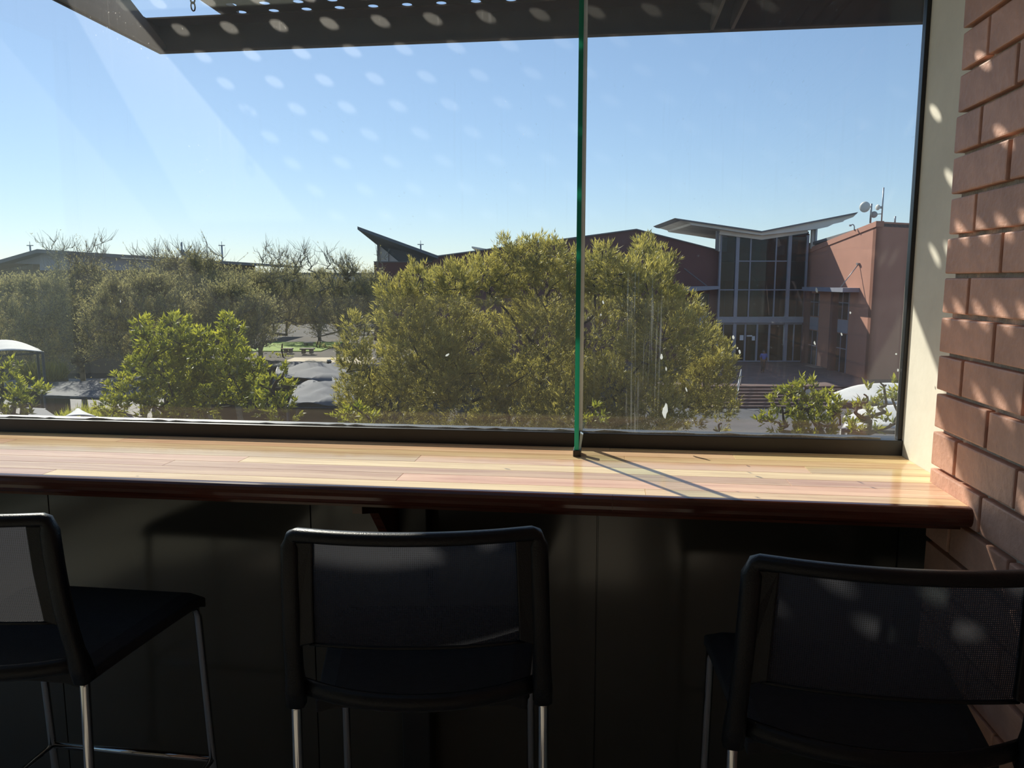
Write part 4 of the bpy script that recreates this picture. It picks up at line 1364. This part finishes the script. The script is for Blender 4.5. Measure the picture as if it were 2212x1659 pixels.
def leaves(P, A, n, length, width, spread, span, tone0, jit=0.25):
    """n narrow leaves around each shoot (P base, A axis). returns verts, faces, tone"""
    M = len(P)
    A = norm(A)
    ref = norm(rng.normal(size=(M, 3)))
    B = norm(np.cross(A, ref)); Cc = np.cross(A, B)
    th = rng.uniform(0, 2 * pi, (M, n)); f = rng.uniform(0, 1, (M, n))
    sp = spread * (1.15 - 0.6 * f) + rng.normal(0, 0.15, (M, n))
    R = B[:, None] * np.cos(th)[..., None] + Cc[:, None] * np.sin(th)[..., None]
    d = norm(A[:, None] * np.cos(sp)[..., None] + R * np.sin(sp)[..., None] + np.array([0, 0, 0.1]))
    base = P[:, None] + A[:, None] * (f * span)[..., None]
    L = length * (1 + rng.normal(0, jit, (M, n)))[..., None]
    sd = norm(np.cross(d, norm(rng.normal(size=(M, n, 3)))))
    nn = np.cross(d, sd)
    w = width * (1 + rng.normal(0, 0.15, (M, n)))[..., None]
    v0 = base
    v1 = base + d * L * 0.45 + sd * w * 0.5 + nn * L * 0.04
    v2 = base + d * L - nn * L * 0.05
    v3 = base + d * L * 0.45 - sd * w * 0.5 + nn * L * 0.04
    verts = np.stack([v0, v1, v2, v3], axis=2).reshape(-1, 3)
    nl = M * n
    faces = np.arange(nl * 4).reshape(-1, 4)
    tone = np.clip(tone0[:, None] * 0.7 + 0.3 * f + rng.normal(0, 0.12, (M, n)), 0, 1)
    return verts, faces, np.repeat(tone.reshape(-1), 4)


def graph(base, fork, pts):
    """grow a branching skeleton from base through fork to every point"""
    nodes = [np.array(base), np.array(fork)]
    par = [-1, 0]
    pts = np.array(pts)
    order = np.argsort(np.linalg.norm(pts - nodes[1], axis=1))
    for i in order:
        p = pts[i]
        arr = np.array(nodes[1:])
        dv = p - arr
        dist = np.linalg.norm(dv, axis=1)
        cost = dist + 0.15 * np.linalg.norm(arr - nodes[1], axis=1) + np.where(dv[:, 2] < -0.3, 1.0, 0)
        j = int(np.argmin(cost)) + 1
        nodes.append(p); par.append(j)
    n = len(nodes)
    w = np.ones(n)
    for i in range(n - 1, 0, -1):
        w[par[i]] += w[i]
    return np.array(nodes), np.array(par), w


def graph_mesh(nodes, par, w, r0, r_min, sides=5):
    k = r0 / math.sqrt(w[0])
    r = np.maximum(k * np.sqrt(w), r_min)
    V_, F_ = [], []
    for i in range(1, len(nodes)):
        a, b = nodes[par[i]], nodes[i]
        d = b - a; L = np.linalg.norm(d)
        if L < 1e-6:
            continue
        d /= L
        x = np.cross(d, [0.3, 0.5, 0.81]); x /= np.linalg.norm(x); y = np.cross(d, x)
        mid = (a + b) / 2 + rng.normal(0, L * 0.05, 3)
        ra = min(r[par[i]], r[i] * 1.5)
        rings = ((a, ra), (mid, (ra + r[i]) / 2), (b, r[i] * 0.9))
        bs = len(V_)
        for c, rr in rings:
            for s in range(sides):
                t_ = 2 * pi * s / sides
                V_.append(c + (x * cos(t_) + y * sin(t_)) * rr)
        for q in range(2):
            for s in range(sides):
                s2 = (s + 1) % sides
                F_.append((bs + q * sides + s, bs + q * sides + s2, bs + (q + 1) * sides + s2, bs + (q + 1) * sides + s))
    return np.array(V_), np.array(F_)


def leafy(name, label, cat, D, blobs, base_px, leaf, mat_leaf, shoots_per_m2, depth=1.5, r0=0.16, zb=GZ, group=None, inner=0.45):
    """broad-leaved crown: blobs (px, py, radius px, depth offset)"""
    bp = at_d(base_px, 800, D)
    t = thing(name, label, cat, (bp.x, bp.y, zb), 0, group)
    Lc = np.array([bp.x, bp.y, zb])
    C_, R_ = [], []
    for b in blobs:
        dd = b[3] if len(b) > 3 else rng.uniform(-depth, depth) * 0.6
        c = at_d(b[0], b[1], D + dd)
        C_.append(np.array(c) - Lc); R_.append(b[2] * (D + dd) / F_PX)
    C_ = np.array(C_); R_ = np.array(R_)
    Pn, An, Tn = [], [], []
    for c, r in zip(C_, R_):
        m_ = int(4 * pi * r * r * shoots_per_m2)
        d = norm(rng.normal(size=(m_, 3)))
        rad = r * rng.uniform(inner ** 3, 1, m_) ** (1 / 3.) * (1 + 0.10 * np.sin(d[:, 0] * 5 + c[0] * 3) + 0.10 * np.sin(d[:, 2] * 6 + c[1] * 5))
        p = c + d * rad[:, None]
        dist = np.linalg.norm(p[:, None] - C_[None], axis=2) / R_[None]
        keep = (dist.min(axis=1) > inner)
        p, d, rad = p[keep], d[keep], rad[keep]
        Pn.append(p); An.append(d * 0.8 + np.array([0, 0, 0.9]) + rng.normal(0, 0.25, d.shape))
        Tn.append(np.clip(0.25 + 0.55 * (rad / r) * (0.5 + 0.5 * d[:, 2]) + rng.normal(0, 0.15, len(p)), 0, 1))  # upper outer shoots paler, inner ones darker: sun and shade painted in
    Pn, An, Tn = np.concatenate(Pn), np.concatenate(An), np.concatenate(Tn)
    n, length, width, spread, span = leaf
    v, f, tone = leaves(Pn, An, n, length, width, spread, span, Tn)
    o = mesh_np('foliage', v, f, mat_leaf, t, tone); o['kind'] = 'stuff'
    # skeleton through the crown
    pts = []
    for c, r in zip(C_, R_):
        pts.append(c)
        for q in range(max(3, int(6 * r))):
            pts.append(c + norm(rng.normal(size=3)) * r * rng.uniform(0.4, 0.85))
    fork = np.array([0, 0, max(0.8, (C_[:, 2].min()) * 0.55)])
    nodes, par, w = graph((0, 0, 0), fork, pts)
    v, f = graph_mesh(nodes, par, w, r0, 0.012)
    mesh_np('branches', v, f, 'bark_dark', t, smooth=True)
    return t


big = [(800, 800, 62), (780, 860, 50), (840, 890, 90), (868, 690, 62), (850, 640, 38), (915, 630, 45), (985, 625, 45), (960, 700, 70), (1000, 760, 90), (1010, 870, 100), (1055, 620, 55),
       (1110, 590, 50), (1150, 555, 38), (1195, 560, 42), (1180, 640, 80), (1150, 740, 100), (1190, 850, 100), (1250, 600, 55), (1300, 600, 50), (1290, 720, 100), (1320, 860, 95), (1345, 610, 45), (1398, 575, 42),
       (1400, 640, 70), (1430, 740, 90), (1475, 670, 36), (1490, 720, 50), (1530, 765, 45), (1548, 800, 42), (1520, 840, 55), (1470, 870, 70), (930, 800, 90), (1400, 890, 80), (900, 760, 80), (1100, 900, 90), (1250, 900, 90),
       (905, 605, 30), (970, 595, 26), (1020, 590, 26), (1095, 545, 24), (1300, 560, 26), (1395, 540, 26), (1432, 570, 26), (770, 705, 24), (758, 760, 28), (1560, 880, 35)]
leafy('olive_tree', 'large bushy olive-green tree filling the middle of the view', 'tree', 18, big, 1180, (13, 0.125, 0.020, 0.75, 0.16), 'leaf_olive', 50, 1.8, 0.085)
gt = [(380, 705, 26), (375, 735, 34), (305, 715, 24), (318, 745, 30), (340, 800, 50), (420, 760, 46), (440, 730, 24), (495, 712, 26), (505, 760, 36), (500, 810, 50), (440, 850, 60), (360, 870, 55), (545, 800, 28), (300, 790, 30), (270, 850, 36), (245, 882, 30),
      (400, 810, 55), (540, 850, 40)]
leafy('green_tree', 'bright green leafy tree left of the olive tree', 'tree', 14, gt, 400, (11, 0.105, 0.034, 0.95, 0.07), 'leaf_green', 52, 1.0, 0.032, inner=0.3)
leafy('green_bush', 'sparse yellow-green bush in front of the grey tents', 'bush', 12.5, [(612, 805, 18), (590, 840, 30), (625, 835, 22), (575, 880, 34), (620, 880, 26), (560, 830, 20), (605, 900, 30)], 590, (11, 0.10, 0.034, 0.95, 0.07), 'leaf_green', 24, 0.4, 0.06, inner=0.3)
leafy('green_bush', 'leafy bush at the extreme left above the sill', 'bush', 12.5, [(8, 800, 30), (20, 850, 40), (60, 845, 30), (80, 848, 18), (-20, 870, 45), (45, 885, 35), (-40, 820, 40)], 5, (11, 0.10, 0.034, 0.95, 0.07), 'leaf_green', 26, 0.5, 0.06, inner=0.3)
leafy('green_bush', 'round leafy bush below the plaza steps at the right', 'bush', 13, [(1740, 840, 24), (1705, 850, 26), (1690, 880, 30), (1745, 885, 45), (1790, 880, 34), (1815, 900, 30), (1700, 920, 40), (1770, 925, 45), (1655, 905, 18)], 1745, (11, 0.10, 0.036, 0.95, 0.07), 'leaf_green', 28, 0.5, 0.06, inner=0.3)
leafy('green_bush', 'thin leafy bush in the bottom right corner of the window', 'bush', 10.5, [(1914, 832, 16), (1875, 860, 22), (1915, 875, 26), (1850, 885, 20), (1940, 860, 24), (1880, 910, 34), (1935, 915, 34), (1840, 925, 22)], 1890, (11, 0.10, 0.036, 0.95, 0.07), 'leaf_green', 20, 0.4, 0.05, inner=0.25)
leafy('low_shrub', 'small bright shrub at the foot of the olive tree, beside the tent', 'shrub', 13, [(770, 885, 18), (745, 905, 22), (800, 915, 26), (765, 920, 20)], 770, (10, 0.10, 0.036, 0.95, 0.07), 'leaf_green', 28, 0.3, 0.04, inner=0.25)
leafy('low_shrub', 'small green shrub right of the glass fin under the olive tree', 'shrub', 12, [(1277, 880, 14), (1290, 905, 20), (1270, 915, 16)], 1280, (10, 0.10, 0.036, 0.95, 0.07), 'leaf_green', 28, 0.3, 0.04, inner=0.25)
leafy('sprig', 'single yellow sprig rising above the sill on the right', 'shrub', 9, [(1555, 915, 9), (1548, 930, 12)], 1550, (10, 0.08, 0.02, 0.7, 0.07), 'leaf_olive', 60, 0.1, 0.02, inner=0.1)

leafy('low_shrub', 'dark low shrub on the garden edge left of the sandy path', 'shrub', 47, [(612, 782, 16), (635, 785, 15), (590, 780, 18)], 612, (9, 0.16, 0.06, 0.95, 0.1), 'leaf_green', 9, 0.4, 0.04, zb=GT, inner=0.2)
leafy('low_shrub', 'dark low shrub behind the middle stone bench', 'shrub', 53, [(690, 752, 12), (705, 758, 14), (672, 770, 9)], 692, (9, 0.16, 0.06, 0.95, 0.1), 'leaf_thorn', 9, 0.4, 0.04, zb=GT, inner=0.2)


def thorn(label, px, D, top, dense, bot, wpx, seed, dens=1.0, trunk_px=None, gz=None):
    """fine-twigged thorn tree: spreading leafy crown up to `dense`, bare branch tips up to `top`"""
    global rng
    keep = rng
    rng = np.random.default_rng(seed)
    bp = at_d(trunk_px or px, 700, D)
    gz = GZ if gz is None else gz
    t = thing('thorn_tree', label, 'tree', (bp.x, bp.y, gz), 0, 'bare thorn trees in front of the grey hall')
    Lc = np.array([bp.x, bp.y, gz])
    zt, zd, zb = at_d(px, top, D).z - gz, at_d(px, dense, D).z - gz, max(1.0, at_d(px, bot, D).z - gz)
    rw = wpx / 2 * D / F_PX
    cc = np.array(at_d(px, 700, D)) - Lc
    pts = []
    while len(pts) < int(360 * dens):
        q = rng.uniform(-1, 1, 3)
        rr = math.sqrt(q[0] ** 2 + q[1] ** 2)
        if rr > 1:
            continue
        dome = 1 - 0.22 * rr ** 2
        low = 0.04 + 0.25 * rr * rng.uniform(0.2, 1)
        z = zb + (zd - zb) * (low + (dome - low) * rng.uniform(0, 1) ** 0.85)
        pts.append((cc[0] + q[0] * rw, cc[1] + q[1] * rw * 0.6, z))
    # leaders: fans of bare branches above the leafy part
    for k in range(int(7 * dens)):
        a = rng.uniform(0, 2 * pi); rr = rng.uniform(0, 0.8)
        p = np.array([cc[0] + cos(a) * rr * rw, cc[1] + sin(a) * rr * rw * 0.6, zd * 0.95])
        lean = np.array([cos(a) * rr * 1.1, 0, 1.0]) + rng.normal(0, 0.15, 3)
        H = (zt - zd * 0.95) * rng.uniform(0.55, 1.0)
        for m_ in range(1, 6):
            c = p + lean * H * m_ / 5 * 0.9
            pts.append(tuple(c))
            for b_ in range(2):
                o_ = rng.normal(0, 1, 3) * np.array([0.38, 0.25, 0.12]) * H * 0.8 + np.array([0, 0, 0.22 * H])
                if c[2] + o_[2] < zt:
                    pts.append(tuple(c + o_)); pts.append(tuple(c + o_ * 0.5))
    fork = np.array([0, 0, zb * 0.5])
    nodes, par, w = graph((0, 0, 0), fork, pts)
    v, f = graph_mesh(nodes, par, w, 0.17, 0.009, 4)
    mesh_np('branches', v, f, 'bark_thorn', t, smooth=True)
    # twigs: thin ribbons, each with small leaf tufts
    idx = rng.integers(2, len(nodes), int(6500 * dens))
    keep_t = (nodes[idx][:, 2] < zd) | (rng.uniform(size=len(idx)) < 0.16)
    idx = idx[keep_t]
    base = nodes[idx] + (nodes[par[idx]] - nodes[idx]) * rng.uniform(0, 1, (len(idx), 1))
    out = norm(nodes[idx] - nodes[par[idx]])
    hi = base[:, 2] > zd
    jit = np.where(hi, 0.30, 0.55)[:, None]
    d = norm(out * 0.8 + norm(base - np.array([cc[0], cc[1], zb])) * 0.5 + np.array([0, 0, 0.35]) + rng.normal(0, 1, base.shape) * jit)
    L = rng.uniform(0.25, 0.85, (len(idx), 1))
    s = norm(np.cross(d, rng.normal(size=d.shape)))
    wd = 0.012
    bend = norm(rng.normal(size=d.shape)) * 0.08 * L
    mid = base + d * L * 0.55 + bend
    tip = base + d * L + np.array([0, 0, 0.05])
    tv = np.stack([base - s * wd, base + s * wd, mid + s * wd * .7, mid - s * wd * .7, mid - s * wd * .7, mid + s * wd * .7, tip + s * wd * .35, tip - s * wd * .35], axis=1).reshape(-1, 3)
    tf = np.arange(len(tv)).reshape(-1, 4)
    o = mesh_np('twigs', tv, tf, 'bark_thorn', t); o['kind'] = 'stuff'
    sel = rng.uniform(size=len(idx)) < np.where(hi, 0.06, 0.85)
    Pp = np.concatenate([mid[sel], tip[sel]]); Dd = np.concatenate([d[sel], d[sel]])
    tn = np.clip(rng.normal(0.45, 0.25, len(Pp)), 0, 1)
    v, f, tone = leaves(Pp, Dd, 5, 0.075, 0.030, 1.0, 0.12, tn)
    o = mesh_np('leaf_tufts', v, f, 'leaf_thorn', t, tone); o['kind'] = 'stuff'
    rng = keep
    return t


thorn('thorn tree at the far left with its crown reaching the photo edge', -40, 46, 575, 600, 800, 250, 11, 0.8)
thorn('thorn tree with bare twig tips above the ridge of the hall', 170, 41, 508, 585, 800, 240, 12, 1.1)
thorn('thorn tree right of the hall ridge, low crown in front of the roof', 320, 46, 522, 580, 790, 190, 13, 0.9)
thorn('thorn tree in front of the two round dishes', 440, 40, 530, 575, 800, 200, 14, 1.0)
thorn('thorn tree with wide feathery top where the hall roof ends', 585, 46, 524, 580, 735, 220, 15, 1.0, 560, GT)
thorn('thorn tree just left of the red building with a forked top', 765, 44, 536, 590, 745, 190, 16, 1.0, 728, GT)
thorn('low thorn tree beneath the flat roof block', 665, 60, 590, 600, 730, 170, 17, 0.7, 690, GT)
thorn('low grey thorn tree filling the gap under the first hall ridge', 60, 39.5, 605, 625, 820, 240, 18, 0.9)
thorn('low grey thorn tree behind the bright green tree', 300, 35, 600, 625, 800, 240, 19, 0.9)
thorn('dark low thorn tree behind the right side of the bright green tree', 505, 36, 610, 640, 775, 180, 20, 0.8)

# reeds and hedges
for nm, px, D, y0, w_, lab, n_ in (('reed_clump', 92, 34.9, 790, 75, 'yellow-green reed clump behind the small square sign', 260), ('reed_clump', 185, 26, 888, 90, 'low green grass hedge under the left shade roof', 300)):
    c = P(px, y0, D)
    t = thing(nm, lab, 'reeds', (c.x, c.y, GZ), YAW)
    zz = c.z - t.location.z
    hw = w_ / 2 * D / F_PX
    Pb = np.stack([rng.uniform(-hw, hw, n_), rng.uniform(-0.8, 0.8, n_), max(0, zz - 0.85) + rng.uniform(0, 0.3, n_)], axis=1)
    v, f, tone = leaves(Pb, np.tile([0, 0, 1.0], (n_, 1)) + rng.normal(0, 0.2, (n_, 3)), 8, 0.5 if D > 28 else 0.45, 0.04, 0.45, 0.3, rng.uniform(0.3, 1, n_))
    o = mesh_np('blades', v, f, 'leaf_reed' if D > 28 else 'leaf_green', t, tone); o['kind'] = 'stuff'
    if zz - 0.7 > 0.1:
        MB().box((-hw, -0.6, 0), (hw, 0.6, zz - 0.65)).build('bank', 'earth', t)
